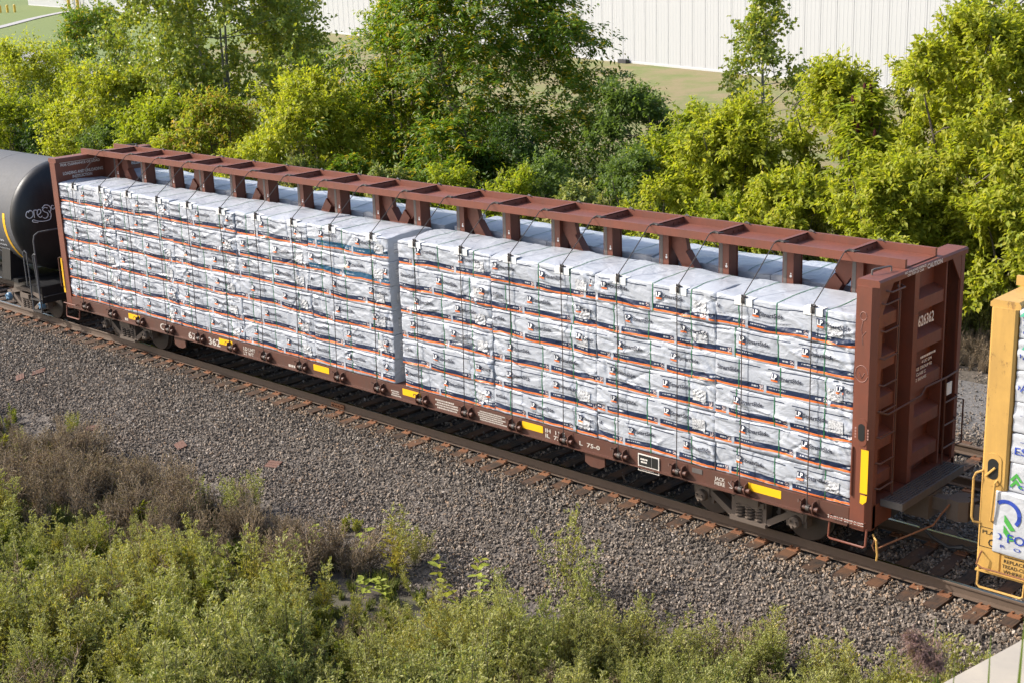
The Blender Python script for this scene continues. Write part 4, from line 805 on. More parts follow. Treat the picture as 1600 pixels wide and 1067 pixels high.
dr = wbox('door', 202.8, 204.6, .0, .09, .4, 3.0, 'door_grey', bd); wbox('door_frame', 202.4, 202.79, .0, .12, .4, 3.1, 'siding_trim', bd)
b = MB(); rr = random.Random(4)
for k in range(7): s0 = 214+rr.uniform(0, 5); b.prism([(p[0], p[1]) for p in (wp(s0, .06), wp(s0+1.2, .06), wp(s0+1.2, .075), wp(s0, .075))], 'z', 1.75+rr.uniform(0, .5), 2.5+rr.uniform(0, .5))
b.build('red_sign', 'red_paint', bd)
for i, (s, l) in enumerate(((71.05, 'between the two tallest trees'), (25.4, 'right of the walnut tree'), (163, 'left of the cottonwood'), (189, 'on the far side of the door'), (212, 'by the red wall sign'))):
    k = 1 if s < 100 else 1.5; o = wbox('bait_box', s-.5*k, s+.5*k, .10, .45, float(wallz(s))-.05, float(wallz(s))+.25*k, 'bait_black'); tag(o, 'small black box against the warehouse wall, '+l, 'box', 'black boxes along the warehouse wall')
for s, l in ((208.2, 'on the walkway side of the door'), (200.6, 'on the grass side of the door')): b = MB(); p = wp(s, .9); b.lathe([(0, .28), (3.0, .28), (3.15, .15)], (p[0], p[1], .35), 'z', 10); tag(b.build('bollard', 'yellow_post'), 'tall yellow post beside the warehouse door, '+l, 'bollard', 'posts by the warehouse door')
for i in range(4): b = MB(); x, y = -228+2.3*i, 108.5+.2*i; b.lathe([(0, .22), (1.3, .22), (1.42, .10)], (x, y, float(gz(x, y))-.02), 'z', 10); tag(b.build('bollard', 'yellow_post'), 'yellow bollard, %s from the warehouse end in the row of four' % ORDN[i], 'bollard', 'row of four yellow bollards')
def strip(name, P, wd, mat, label, cat, dz=.05, step=3.):
    b = MB(); V = []; Q = []
    for (a, c) in zip(P[:-1], P[1:]):
        n_ = max(1, int(math.dist(a, c)/step)); Q += [(a[0]+(c[0]-a[0])*k/n_, a[1]+(c[1]-a[1])*k/n_) for k in range(n_)]
    Q.append(P[-1]); nw = 4
    for i, p in enumerate(Q):
        d = np.array(Q[min(i+1, len(Q)-1)])-np.array(Q[max(i-1, 0)]); d = d/np.hypot(*d); nn = np.array([-d[1], d[0]])
        for k in range(nw+1): r = np.array(p)+nn*wd*(k/nw-.5); V.append((r[0], r[1], float(gz(r[0], r[1]))+dz))
    b.add(V, [(i*(nw+1)+k, (i+1)*(nw+1)+k, (i+1)*(nw+1)+k+1, i*(nw+1)+k+1) for i in range(len(Q)-1) for k in range(nw)]); tag(b.build(name, mat, smooth=True), label, cat, kind='structure')
strip('path', [(-204, 112), (-190, 96), (-176, 82), (-165, 70)], 2.2, 'path', 'grey walkway across the lawn to the warehouse door', 'path', .10)
strip('road', [(-122, 58), (-110, 52), (-85, 43), (-60, 36)], 2.6, 'path', 'pale gravel drive between the hedge and the lawn', 'road', .09)
b = MB(); x, y = -163, 88; z = float(gz(x, y)); b.box((x-.5, y-.4, z-.05), (x+.5, y+.4, z+.9)); b.box((x-.6, y-.5, z+.9), (x+.6, y+.5, z+1.0)); b.box((x-.1, y-.45, z+.2), (x+.1, y-.4, z+.8)); tag(b.build('utility_box', 'concrete'), 'small grey utility box standing alone on the lawn', 'utility box')

# ------------------------------------------------------------------ vegetation helpers
def fast_mesh(name, V, F, mats, mi=None):
    me = bpy.data.meshes.new(name); V = np.asarray(V, np.float32); F = np.asarray(F, np.int32); n, k = F.shape
    me.vertices.add(len(V)); me.vertices.foreach_set('co', V.ravel()); me.loops.add(n*k); me.loops.foreach_set('vertex_index', F.ravel())
    me.polygons.add(n); me.polygons.foreach_set('loop_start', np.arange(n, dtype=np.int32)*k); me.polygons.foreach_set('loop_total', np.full(n, k, np.int32))
    for q in mats: me.materials.append(M[q])
    if mi is not None: me.polygons.foreach_set('material_index', np.asarray(mi, np.int32))
    me.update(calc_edges=True); return me
def norm(a): return a/np.maximum(np.linalg.norm(a, axis=-1, keepdims=True), 1e-9)
def leaves(P, D, N, L, W, fold=.18):
    """P base points, D directions, N normals, L lengths, W widths -> one folded quad leaf each (2 triangles)"""
    D = norm(D); Sd = norm(np.cross(D, N)); Nn = np.cross(Sd, D); L = L[:, None]; W = W[:, None]
    v0 = P; v1 = P+D*L*.42+Sd*W*.5+Nn*W*fold; v2 = P+D*L-Nn*L*.10; v3 = P+D*L*.42-Sd*W*.5+Nn*W*fold
    V = np.stack([v0, v1, v2, v3], 1).reshape(-1, 3); i = np.arange(len(P))*4
    F = np.concatenate([np.stack([i, i+1, i+2], 1), np.stack([i, i+2, i+3], 1)]); return V, F
def envelope(kind, t):   # crown radius over height fraction
    tt = np.clip(t, 0, 1)
    if kind == 'walnut': return np.sin(np.pi*np.clip(.16+.80*tt, 0, 1))**.75*(1-.10*tt)
    if kind == 'sapling': return (.35+.9*np.sin(np.pi*np.clip(tt, 0, 1)**.75))*(1-.55*tt)
    if kind == 'cottonwood': return np.sin(np.pi*np.clip(.12+.82*tt, 0, 1))**.6
    return np.sin(np.pi*np.clip(.22+.74*tt, 0, 1))**.6*(1-.18*tt)
def tree(name, label, x, y, top, r, kind, mat, nleaf, seed, cat='tree', lo=.0, group='trees behind the tracks', ls=1., nst=None, barkm='bark', clumpf=1., sparse=1.):
    rg = np.random.default_rng(seed); z0 = float(gz(x, y)); H = top-z0; root = thing(name, (x, y, z0), label, cat, group)
    ns = nst or {'cottonwood': 2, 'walnut': 2, 'sapling': 1}.get(kind, 4)
    stems = []; tb = MB()
    for s in range(ns):
        a = rg.uniform(0, 6.28); lean = r*(.0 if ns == 1 else rg.uniform(.2, .55)); hs = H*rg.uniform(.78, .97 if ns > 1 else .98)
        pts = []; ph = rg.uniform(0, 6)
        for k in range(8):
            u = k/7; w_ = .06*H*u*math.sin(2.2*u*3+ph)*.5; pts.append(np.array([x+math.cos(a)*(lean*u**1.3+.06*r*(ns > 1))+w_, y+math.sin(a)*(lean*u**1.3+.06*r*(ns > 1))-w_, z0-.1+hs*u]))
        stems.append(np.array(pts)); r0 = .017*H*(1 if ns < 3 else .62); tb.tube(pts, [r0*(1-.88*k/7)+.004 for k in range(8)], 7)
    # clumps
    nc = int((26+9*r*H/2.2)*clumpf); C = []; tries = 0
    while len(C) < nc and tries < nc*30:
        tries += 1; t_ = rg.random()**.85; ang = rg.uniform(0, 6.283); lob = .92+.16*math.sin(3*ang+seed)+.13*math.sin(5*ang+t_*7+seed*2)+.14*math.sin(11*t_+seed+2*ang)
        rad = r*float(envelope(kind, t_))*lob*(.35+.65*rg.random()**.42)*.90; C.append((x+rad*math.cos(ang), y+rad*math.sin(ang), z0+H*(lo+(1-lo)*t_)*.97))
    C = np.array(C); AP = np.concatenate(stems)
    tr = tb
    order = np.argsort([np.min(np.linalg.norm((AP-c)*np.array([1, 1, .7]), axis=1)) for c in C]); nodes = AP.copy(); lvl = np.zeros(len(AP))
    for c in C[order]:
        d = np.linalg.norm(nodes-c, axis=1)+np.where(nodes[:, 2] > c[2]+.05, 1.2, 0)+np.where(nodes[:, 2] < z0+.10*H, 1., 0)+.12*lvl; k = int(np.argmin(d)); a = nodes[k]; ln_ = np.linalg.norm(c-a)
        m_ = (a+c)/2+np.array([rg.normal(0, .06), rg.normal(0, .06), .06])*ln_; rr = max(.005, (.014+.0022*H*.5)*(.72**lvl[k])); tr.tube([a, m_, c], [rr, rr*.8, rr*.55], 4, cap=False)
        nodes = np.vstack([nodes, m_, c]); lvl = np.append(lvl, [lvl[k]+.5, lvl[k]+1])
    tr.build('trunk', barkm, root, True, fix=False)
    # leaves
    per = max(10, int(nleaf*1.95/len(C))); cs = np.repeat(np.arange(len(C)), per); n = len(cs); csz = rg.uniform(.55, 1.3, len(C))*r*.22+.20
    ctr = np.array([x, y, z0+H*.45]); outw = norm(C-ctr+np.array([0, 0, .25*H]))
    nt_ = 9; twd = norm(rg.normal(0, 1, (len(C), nt_, 3))+outw[:, None]*.85+np.array([0, 0, .15]))
    ti = rg.integers(0, nt_, n); tw = twd[cs, ti]; u = rg.random(n)**.7
    ln = csz[cs]*rg.uniform(.75, 1.25, n)
    P = C[cs]+tw*(u*ln)[:, None]+rg.normal(0, .055*ls, (n, 3)); 
    if kind in ('walnut', 'sumac'): P[:, 2] -= (u**2)*ln*.45
    up_ = np.array([0, 0, 1.])
    if kind in ('walnut', 'sumac'):
        side = norm(np.cross(tw, up_+rg.normal(0, .2, (n, 3)))); sg = rg.choice([-1., 1.], n)[:, None]; D = side*sg*.9+tw*.55+np.array([0, 0, -.45])+rg.normal(0, .22, (n, 3)); N = norm(up_*.6+np.array(SUN)*.7+outw[cs]*.45+rg.normal(0, .35, (n, 3))); L = rg.uniform(.15, .26, n)*ls; W_ = L*.36
    elif kind in ('cottonwood', 'sapling'):
        D = rg.normal(0, .7, (n, 3))+np.array([0, 0, -.55])+tw*.5; N = norm(rg.normal(0, .75, (n, 3))+outw[cs]*.6+np.array(SUN)*.6); L = rg.uniform(.11, .18, n)*ls; W_ = L*.92
    else:
        D = tw*.8+rg.normal(0, .55, (n, 3))+np.array([0, 0, -.42]); N = norm(up_*.5+np.array(SUN)*.7+outw[cs]*.55+rg.normal(0, .45, (n, 3))); L = rg.uniform(.11, .20, n)*ls; W_ = L*.52
    V, F = leaves(P, D, N, L, W_); V = V-np.array([x, y, z0]); me = fast_mesh('crown', V, F, [mat]); o = link('crown', me, root); return root, C

LABELS = {'boxelder': 'bushy yellow-green box elder tree', 'walnut': 'large dark green drooping tree', 'cottonwood': 'tall grey-green cottonwood tree'}
BX, BG, WA, CO, DK, SH = 'leaf_boxelder', 'leaf_boxelder_green', 'leaf_walnut', 'leaf_cottonwood', 'leaf_dark', 'leaf_shrub'
TREES = [
 ('box_elder_tree', 'yellow-green tree at the lawn end above the tank car', -42.5, 14.5, 5.1, 4.2, 'box', BX, 11000, .0, {}),
 ('box_elder_tree', 'lower olive-green bushy tree right behind the tank car', -38.5, 11.3, 3.2, 2.8, 'box', BG, 8000, .0, {}),
 ('maple_tree', 'dark green round-headed tree in front of the lawn', -51.5, 24, 6.3, 3.4, 'box', 'leaf_walnut', 12000, .05, {}),
 ('maple_tree', 'very dark low tree shading the hedge behind the tank car', -47.5, 18.5, 3.1, 4.6, 'box', DK, 10000, .0, {}),
 ('maple_tree', 'mid green tree between the dark tree and the cottonwood', -41, 19, 3.5, 3.0, 'box', SH, 9000, .0, {}),
 ('box_elder_tree', 'bright yellow-green tree behind the left brown bulkhead', -32.6, 13.2, 4.5, 3.5, 'box', BX, 13000, .0, {}),
 ('cottonwood_tree', 'tall wide cottonwood with grey trunks and glossy green leaves', -30.2, 17.5, 10.2, 5.3, 'cottonwood', CO, 44000, .0, dict(barkm='bark_grey', clumpf=1.25, nst=3)),
 ('box_elder_tree', 'yellow-green bush with rusty brown tinge below the cottonwood', -22.8, 11.8, 3.9, 2.5, 'box', 'leaf_rusty', 9000, .0, {}),
 ('box_elder_tree', 'low yellow-green bush between bulkhead and rusty bush', -27.4, 12.2, 3.7, 2.6, 'box', BG, 9000, .0, {}),
 ('box_elder_tree', 'yellow-green tree right of the cottonwood crown', -18.6, 12.8, 4.8, 3.0, 'box', BX, 11000, .0, {}),
 ('maple_tree', 'dark shadowed tree between cottonwood and walnut', -22.8, 18.5, 4.0, 2.4, 'box', DK, 8000, .0, {}),
 ('box_elder_tree', 'slim pale green tree rising against the warehouse beside the walnut', -18.9, 17.2, 7.3, 1.9, 'box', BG, 8500, .0, {}),
 ('walnut_tree', 'large dark green walnut tree with long drooping leaves', -14.6, 17.6, 10.2, 5.4, 'walnut', WA, 46000, .0, dict(clumpf=1.35)),
 ('walnut_tree', 'small dark green tree under the big walnut', -12.2, 13.2, 3.4, 2.5, 'walnut', WA, 9000, .0, {}),
 ('gray_dogwood', 'dull grey-green rounded tree right of the walnut', -7.4, 17, 4.5, 2.3, 'box', SH, 9500, .0, {}),
 ('gray_dogwood', 'dark grey-green bush below the slender cottonwood', -4.8, 17.6, 3.4, 2.0, 'box', SH, 8000, .0, {}),
 ('cottonwood_sapling', 'slender open cottonwood standing alone before the warehouse wall', -6.95, 24, 7.6, 1.75, 'sapling', CO, 2900, .24, dict(barkm='bark_grey', ls=.95)),
 ('box_elder_tree', 'yellow-green tree below the slender cottonwood, behind the beam', -1.4, 14, 4.4, 2.5, 'box', BX, 14000, .0, {}),
 ('box_elder_tree', 'yellow-green tree left of the red-coned sumac', 0.9, 15.8, 5.4, 2.5, 'box', BX, 15000, .0, {}),
 ('sumac', 'blue-green sumac bearing dark red cones among yellow-green trees', 2.5, 14.2, 5.25, .9, 'sumac', BG, 2200, .25, dict(ls=1.1)),
 ('box_elder_tree', 'tallest yellow-green tree, beside the warehouse corner', 5.4, 14.3, 7.1, 2.7, 'box', BX, 20000, .0, {}),
 ('box_elder_tree', 'wide yellow-green tree behind the yellow flatcar', 8.8, 14.6, 6.6, 2.9, 'box', BX, 16000, .0, {}),
 ('box_elder_tree', 'broad yellow-green bush behind the CAUTION bulkhead', 4.4, 12.2, 3.8, 1.9, 'box', BX, 9500, .15, {}),
 ('box_elder_tree', 'yellow-green tree overhanging the gravel road by the yellow flatcar', 7.6, 12.6, 4.4, 1.9, 'box', BX, 9000, .30, {}),
 ('box_elder_tree', 'yellow-green bush behind the beam left of the CAUTION bulkhead', 1.6, 12.2, 3.2, 1.8, 'box', BX, 8500, .0, {}),
 ('cottonwood_tree', 'thin cottonwood rising behind the tallest yellow-green tree', 4.1, 19, 9.6, 1.7, 'cottonwood', CO, 5000, .3, dict(barkm='bark_grey', nst=1, ls=.95)),
 ('box_elder_tree', 'yellow-green tree right behind the red-coned sumac', 3.3, 16.6, 5.9, 2.3, 'box', BX, 13000, .0, {}),
 ('box_elder_tree', 'fresh green tree at the foot of the slender cottonwood', -3.6, 15.4, 4.2, 2.3, 'box', BG, 11000, .0, {}),
 ('box_elder_tree', 'yellow-green bush past the yellow flatcar top', 11.8, 14.2, 5.2, 2.2, 'box', BX, 7000, .0, {}),
]
SUM = None
for i, (nm, lb, x, y, tp_, r, kd, mt, nl, lo, kw) in enumerate(TREES):
    rt_, C = tree(nm, lb, x, y, tp_, r, kd, mt, nl, 40+i, 'tree', lo, **kw)
    if nm == 'sumac': SUM = (rt_, C)
rt_, C = SUM; rg = np.random.default_rng(9)
for c in C[np.argsort(-C[:, 2])][:16]:
    d = Vector((rg.normal(0, .2), rg.normal(0, .2), 1)).normalized(); p = Vector(c)+Vector((0, 0, .12)); b = MB(); b.tube([p, p+d*.05, p+d*.14, p+d*.22, p+d*.28], [.015, .05, .055, .035, .008], 7); b.build('fruit_cone', 'sumac_cone', rt_, True)
SHR = [('young walnut shrub', -14.8, 11.2, 2.6, 1.4, WA), ('grey-green sage shrub', -17, 10.9, 2.2, 1.2, 'leaf_mugwort'), ('yellow-green shrub', -10, 11.2, 2.5, 1.4, BG), ('grey-green sage shrub', -12.6, 10.8, 2.3, 1.1, 'leaf_mugwort'), ('dark vine-covered shrub', -7.4, 12.6, 2.9, 1.6, SH),
       ('yellow-green shrub', -7.2, 11, 2.5, 1.4, BG), ('grey-green sage shrub', -4.6, 10.9, 2.4, 1.1, 'leaf_mugwort'), ('dark vine-covered shrub', -4.2, 13, 3.2, 1.6, SH), ('yellow-green shrub', -2.4, 11.6, 2.7, 1.4, BX), ('yellow-green shrub', -20.2, 11, 2.7, 1.5, BX), ('yellow-green shrub', -.2, 11.5, 2.4, 1.3, BG),
       ('dark vine-covered shrub', -30, 11.4, 2.6, 1.8, SH), ('yellow-green shrub', -24.8, 10.8, 2.6, 1.4, BX), ('dark vine-covered shrub', -10.4, 14.4, 3.4, 2.0, DK), ('dark vine-covered shrub', -36, 11.2, 2.2, 2., DK), ('dark vine-covered shrub', 9.6, 12.6, 2.2, 1.6, SH)]
SW = ['behind the middle of the center beam', 'left of the walnut shrub', 'right of the walnut tree foot', 'at the foot of the walnut tree', 'below the dogwood', 'in front of the dogwood', 'below the slender cottonwood', 'beside the slender cottonwood foot', 'left of the sumac group', 'below the slim pale tree', 'behind the beam near the sumac', 'below the cottonwood at the hedge front', 'under the rusty bush', 'in the walnut shade', 'behind the tank car end', 'on the road edge by the yellow car']
for i, ((l, x, y, tp_, r, mt), wv) in enumerate(zip(SHR, SW)):
    tree('shrub', l+' '+wv, x, y, tp_, r, 'walnut' if mt == WA else 'box', mt, 4600, 100+i, 'shrub', .0, 'shrubs along the hedge front', .8)

# ------------------------------------------------------------------ instanced small stuff
def gn_scatter(name, label, cat, P, rot, scl, idx, tone, sources, kind='stuff'):
    me = bpy.data.meshes.new(name); me.vertices.add(len(P)); me.vertices.foreach_set('co', np.asarray(P, np.float32).ravel())
    for an, ty, dt in (('rot', 'FLOAT_VECTOR', rot), ('scl', 'FLOAT_VECTOR', scl), ('pick', 'INT', idx), ('tone', 'FLOAT', tone)):
        a = me.attributes.new(an, ty, 'POINT'); a.data.foreach_set('vector' if ty == 'FLOAT_VECTOR' else 'value', np.asarray(dt, np.int32 if ty == 'INT' else np.float32).ravel())
    o = bpy.data.objects.new(name, me); COL.objects.link(o); ORG[o.name] = Vector((0, 0, 0)); tag(o, label, cat, kind=kind)
    g = bpy.data.node_groups.new(name, 'GeometryNodeTree'); g.interface.new_socket('Geometry', in_out='INPUT', socket_type='NodeSocketGeometry'); g.interface.new_socket('Geometry', in_out='OUTPUT', socket_type='NodeSocketGeometry')
    N = lambda t_: g.nodes.new(t_); gi, go = N('NodeGroupInput'), N('NodeGroupOutput'); iop = N('GeometryNodeInstanceOnPoints'); gg = N('GeometryNodeGeometryToInstance')
    for s in reversed(sources):
        oi = N('GeometryNodeObjectInfo'); oi.inputs['Object'].default_value = s; oi.inputs['As Instance'].default_value = True; g.links.new(oi.outputs['Geometry'], gg.inputs[0])
    def attr(nm, ty):
        q = N('GeometryNodeInputNamedAttribute'); q.data_type = ty; q.inputs['Name'].default_value = nm; return [u for u in q.outputs if u.enabled and u.name == 'Attribute'][0]
    e2r = N('FunctionNodeEulerToRotation'); g.links.new(attr('rot', 'FLOAT_VECTOR'), e2r.inputs[0])
    g.links.new(gi.outputs[0], iop.inputs['Points']); g.links.new(gg.outputs[0], iop.inputs['Instance']); iop.inputs['Pick Instance'].default_value = True
    g.links.new(attr('pick', 'INT'), iop.inputs['Instance Index']); g.links.new(e2r.outputs[0], iop.inputs['Rotation']); g.links.new(attr('scl', 'FLOAT_VECTOR'), iop.inputs['Scale']); g.links.new(iop.outputs[0], go.inputs[0])
    md = o.modifiers.new('scatter', 'NODES'); md.node_group = g; return o
def src(me): return bpy.data.objects.new(me.name, me)     # source meshes are never linked to the scene

stones = []
for k in range(9):
    rg = np.random.default_rng(500+k); bm = bmesh.new(); pts = norm(rg.normal(0, 1, (15, 3)))*rg.uniform(.72, 1.05, (15, 1))*np.array([1, rg.uniform(.65, .95), rg.uniform(.5, .8)])
    for p in pts: bm.verts.new(p)
    r_ = bmesh.ops.convex_hull(bm, input=bm.verts); bmesh.ops.delete(bm, geom=[v for v in bm.verts if not v.link_faces], context='VERTS')
    me = bpy.data.meshes.new('stone'); bm.to_mesh(me); bm.free(); me.materials.append(M['stone']); stones.append(src(me))
def stone_zone(xa, xb, ya, yb_, dens, rg, smin, smax):
    n = int((xb-xa)*(yb_-ya)*dens); return rg.uniform(xa, xb, n), rg.uniform(ya, yb_, n), smin*(smax/smin)**(rg.random(n)**1.3)
rg = np.random.default_rng(77); zs = [stone_zone(-17, 16, -4.7, -.80, 960, rg, .017, .043), stone_zone(-17, 15, -.72, .72, 130, rg, .022, .05), stone_zone(9.5, 15.5, -.72, 3.1, 800, rg, .017, .042), stone_zone(8, 15, 3.1, 6.6, 560, rg, .018, .043), stone_zone(-17, 9.5, .8, 3.1, 60, rg, .025, .05), stone_zone(5.5, 12, 6.3, 7.6, 260, rg, .016, .045), stone_zone(5.5, 12, 7.6, 10.6, 110, rg, .012, .04)]
X = np.concatenate([q[0] for q in zs]); Y = np.concatenate([q[1] for q in zs]); SZ = np.concatenate([q[2] for q in zs])
keep = (np.abs(np.abs(Y)-.755) > .10) & (np.abs(np.abs(Y-S2)-.755) > .10) & ((Y > -4.1+vnoise(X*.7, Y*.7)*1.2) | (rg.random(len(X)) < .12))
# ties stay mostly clear of stones
for o in list(tr1.children)+list(tr2.children):
    if o.name.split('.')[0] == 'tie':
        p = o.location+o.parent.location; keep &= ~((np.abs(X-p.x) < .125) & (np.abs(Y-p.y) < 1.31) & (rg.random(len(X)) > .13))
X, Y, SZ = X[keep], Y[keep], SZ[keep]; n = len(X); Z = gz(X, Y)+SZ*.30+rg.uniform(-.015, .040, n)
tone = np.clip(rg.beta(1.7, 1.9, n), 0, 1); orange = (np.abs(Y+1.0) < .45) & (rg.random(n) < .35); tone = np.where(orange, rg.choice([.78, .94], n), tone)
gn_scatter('ballast_stones', 'loose grey and brown crushed ballast stones along the tracks', 'ballast', np.stack([X, Y, Z], -1), rg.uniform(0, 6.283, (n, 3)), SZ[:, None]*rg.uniform(.8, 1.25, (n, 3)), rg.integers(0, 9, n), tone, stones)

def weed_mesh(name, seed, H, kind, mats):
    rg = np.random.default_rng(seed); P, D, N, L, W_ = [], [], [], [], []; tb = MB(); tipf = []
    ns = {'mugwort': 5, 'ragweed': 4, 'dry': 9, 'green': 4, 'grass': 0, 'golden': 4}[kind]
    for s in range(ns):
        a = rg.uniform(0, 6.283); ln = rg.uniform(.05, .28)*(1.3 if kind == 'dry' else 1); h = H*rg.uniform(.65, 1.05); b0 = np.array([math.cos(a), math.sin(a), 0])*rg.uniform(0, .10)
        path = np.array([b0+np.array([math.cos(a), math.sin(a), 0])*ln*u**1.6*h+np.array([0, 0, h*u]) for u in np.linspace(0, 1, 6)]); tb.tube(path, [(.0075 if kind == 'dry' else .006)*(1-.7*u)+.001 for u in np.linspace(0, 1, 6)], 3, cap=False)
        nb = {'mugwort': 26, 'ragweed': 26, 'dry': 20, 'green': 22, 'golden': 22}[kind]
        for k in range(nb):
            u = .15+.85*(k+rg.random())/nb; i = min(int(u*5), 4); p = path[i]+(path[i+1]-path[i])*(u*5-i); az = rg.uniform(0, 6.283); el = rg.uniform(.35, 1.1) if kind != 'dry' else rg.uniform(.5, 1.25)
            d = np.array([math.cos(az)*math.cos(el), math.sin(az)*math.cos(el), math.sin(el)]); bl = {'mugwort': .20, 'ragweed': .22, 'dry': .22, 'green': .14, 'golden': .14}[kind]*(1.15-.75*u)*rg.uniform(.6, 1.3)
            if kind == 'dry':
                tb.tube([p, p+d*bl*.5+np.array([0, 0, .01]), p+d*bl], [.0042, .003, .0016], 3, cap=False); m = 3
                for j in range(m): P.append(p+d*bl*rg.uniform(.3, 1)); D.append(rg.normal(0, .6, 3)+d); N.append(rg.normal(0, 1, 3)); L.append(rg.uniform(.014, .034)); W_.append(.010)
            else:
                m = {'mugwort': 11, 'ragweed': 12, 'green': 6, 'golden': 7}[kind]
                for j in range(m):
                    q = (j+.5)/m; tipf.append(u > .72 and rg.random() < .75); P.append(p+d*bl*q+np.array([0, 0, -.02*q*q])+rg.normal(0, .006, 3)); D.append(rg.normal(0, .5, 3)+d*.9+np.array([0, 0, .25])); N.append(np.array([0, 0, 1.])+rg.normal(0, .5, 3)+d*.3)
                    l = {'mugwort': .036, 'ragweed': .034, 'green': .07, 'golden': .055}[kind]*rg.uniform(.6, 1.3); L.append(l); W_.append(l*{'mugwort': .36, 'ragweed': .40, 'green': .42, 'golden': .22}[kind])
    nl0 = len(P)
    if kind == 'golden':
        for k in range(160): a = rg.uniform(0, 6.283); u = rg.random(); p = np.array([math.cos(a)*.10*(1-u), math.sin(a)*.10*(1-u), H*(.82+.25*u)]); P.append(p); D.append(rg.normal(0, 1, 3)); N.append(rg.normal(0, 1, 3)); L.append(.025); W_.append(.02)
    if kind == 'grass':
        for k in range(70): a = rg.uniform(0, 6.283); P.append(np.array([rg.normal(0, .05), rg.normal(0, .05), 0])); D.append(np.array([math.cos(a)*.45, math.sin(a)*.45, 1])+rg.normal(0, .12, 3)); N.append(np.array([math.cos(a), math.sin(a), .2])); L.append(H*rg.uniform(.5, 1.1)); W_.append(.010)
        nl0 = len(P)
    V, F = leaves(np.array(P), np.array(D), np.array(N), np.array(L), np.array(W_)); nl = len(P); mi = np.zeros(2*nl, int)
    if kind in ('mugwort', 'ragweed'): tf_ = np.array(tipf); mi[np.concatenate([tf_, tf_])] = 2
    if nl0 < nl: lid = np.concatenate([np.arange(nl), np.arange(nl)]); mi[lid >= nl0] = 2
    if tb.v:
        q = np.array([f for f in tb.f], int); tq = np.concatenate([q[:, [0, 1, 2]], q[:, [0, 2, 3]]]); F = np.concatenate([F, tq+len(V)]); mi = np.concatenate([mi, np.ones(len(tq), int)]); V = np.concatenate([V, np.array(tb.v)])
    return fast_mesh(name, V, F, [M_ for M_ in mats], mi)
def scat(name, label, cat, pts, srcs, smin, smax, seed, lean=.12):
    rg = np.random.default_rng(seed); n = len(pts); z = gz(pts[:, 0], pts[:, 1])-.02; s = rg.uniform(smin, smax, n)*(1+.9*vnoise(pts[:, 0]*.55+seed, pts[:, 1]*.55, seed))
    return gn_scatter(name, label, cat, np.stack([pts[:, 0], pts[:, 1], z], -1), np.stack([rg.normal(0, lean, n), rg.normal(0, lean, n), rg.uniform(0, 6.283, n)], -1), np.stack([s, s, s*rg.uniform(.85, 1.15, n)], -1), rg.integers(0, len(srcs), n), rg.random(n), srcs)
mug = [src(weed_mesh('mugwort', 600+k, .95, 'mugwort', ['leaf_mugwort', 'stem', 'leaf_plume'])) for k in range(3)]; rag = [src(weed_mesh('ragweed', 610+k, .85, 'ragweed', ['leaf_ragweed', 'stem', 'leaf_plume'])) for k in range(3)]
grn = [src(weed_mesh('weed', 620+k, .7, 'green', ['leaf_weed', 'stem'])) for k in range(3)]; dry = [src(weed_mesh('dry_weed', 630+k, .75, 'dry', ['dry_stalk', 'dry_stalk'])) for k in range(4)]
grs = [src(weed_mesh('grass', 640+k, .4, 'grass', ['grass_blade'])) for k in range(2)]
rg = np.random.default_rng(21)
def pts(n, xa, xb, ya, yb_): return np.stack([rg.uniform(xa, xb, n), rg.uniform(ya, yb_, n)], -1)
A = pts(9400, -16, 14.5, -12.5, -2.7)
# how far from the ballast: the weedy zone begins further down slope on the left
edge = np.interp(A[:, 0], [-16, -10, -3, 2, 6, 10, 14], [-4.3, -4.7, -4.7, -4.6, -4.2, -3.5, -3.0])+vnoise(A[:, 0]*.8, A[:, 1]*.8, 2)*.7
inn = A[:, 1] < edge
drz = inn & (A[:, 1] > np.interp(A[:, 0], [-16, -9, -4, 0, 2.2, 3.6], [-6.4, -7.5, -7.6, -7.0, -6.0, -4.6])+vnoise(A[:, 0]*.6+4, A[:, 1]*.6, 3)*1.3) & (A[:, 0] < 3.6)
thick = A[:, 1] < np.interp(A[:, 0], [1.5, 2.5, 5, 7, 9, 11, 14], [-6.6, -6.8, -6.0, -4.9, -4.0, -3.4, -3.0])+vnoise(A[:, 0]*.9, A[:, 1]*.9, 5)*.5
gre = inn & ~drz & (thick | (A[:, 0] < 1.5) | (rg.random(len(A)) < .10))
k1 = vnoise(A[:, 0]*.35+9, A[:, 1]*.35, 4); u = rg.random(len(A))
scat('dry_weeds', 'brown dry dead weeds between the ballast and the green growth', 'weeds', A[drz & (u < .50)], dry, .45, 1.2, 1, .24)
m1 = gre & (k1 > -.05) & (u < .52); m2 = gre & (k1 <= -.05) & (u < .52); m3 = gre & (u > .62) & (u < .76); m4 = gre & (u > .76) & (u < .86)
scat('sagebrush_weeds', 'feathery pale green mugwort filling the embankment', 'weeds', A[m1], mug, .5, 1.4, 2)
scat('ragweed', 'yellowish green feathery ragweed on the embankment', 'weeds', A[m2], rag, .5, 1.4, 3)
scat('leafy_weeds', 'small leafy green weeds among the feathery growth', 'weeds', A[m3], grn, .5, 1.1, 4)
scat('dead_stalks', 'scattered brown stalks among the green weeds', 'weeds', A[m4], dry, .6, 1.2, 5, .2)
sg = pts(60, -9, 3, -7.2, -4.9); scat('sparse_greens', 'scattered small green weeds among the dry growth', 'weeds', sg, grn+mug, .35, .75, 9)
G = pts(5200, -16, 14.5, -12.5, -3.3); ge = np.interp(G[:, 0], [-16, -10, -3, 2, 6, 10, 14], [-4.4, -4.8, -4.8, -4.7, -4.3, -3.85, -3.5]); scat('grass', 'thin grass and straw on the embankment soil', 'grass', G[G[:, 1] < ge], grs, .5, 1.1, 6, .25)
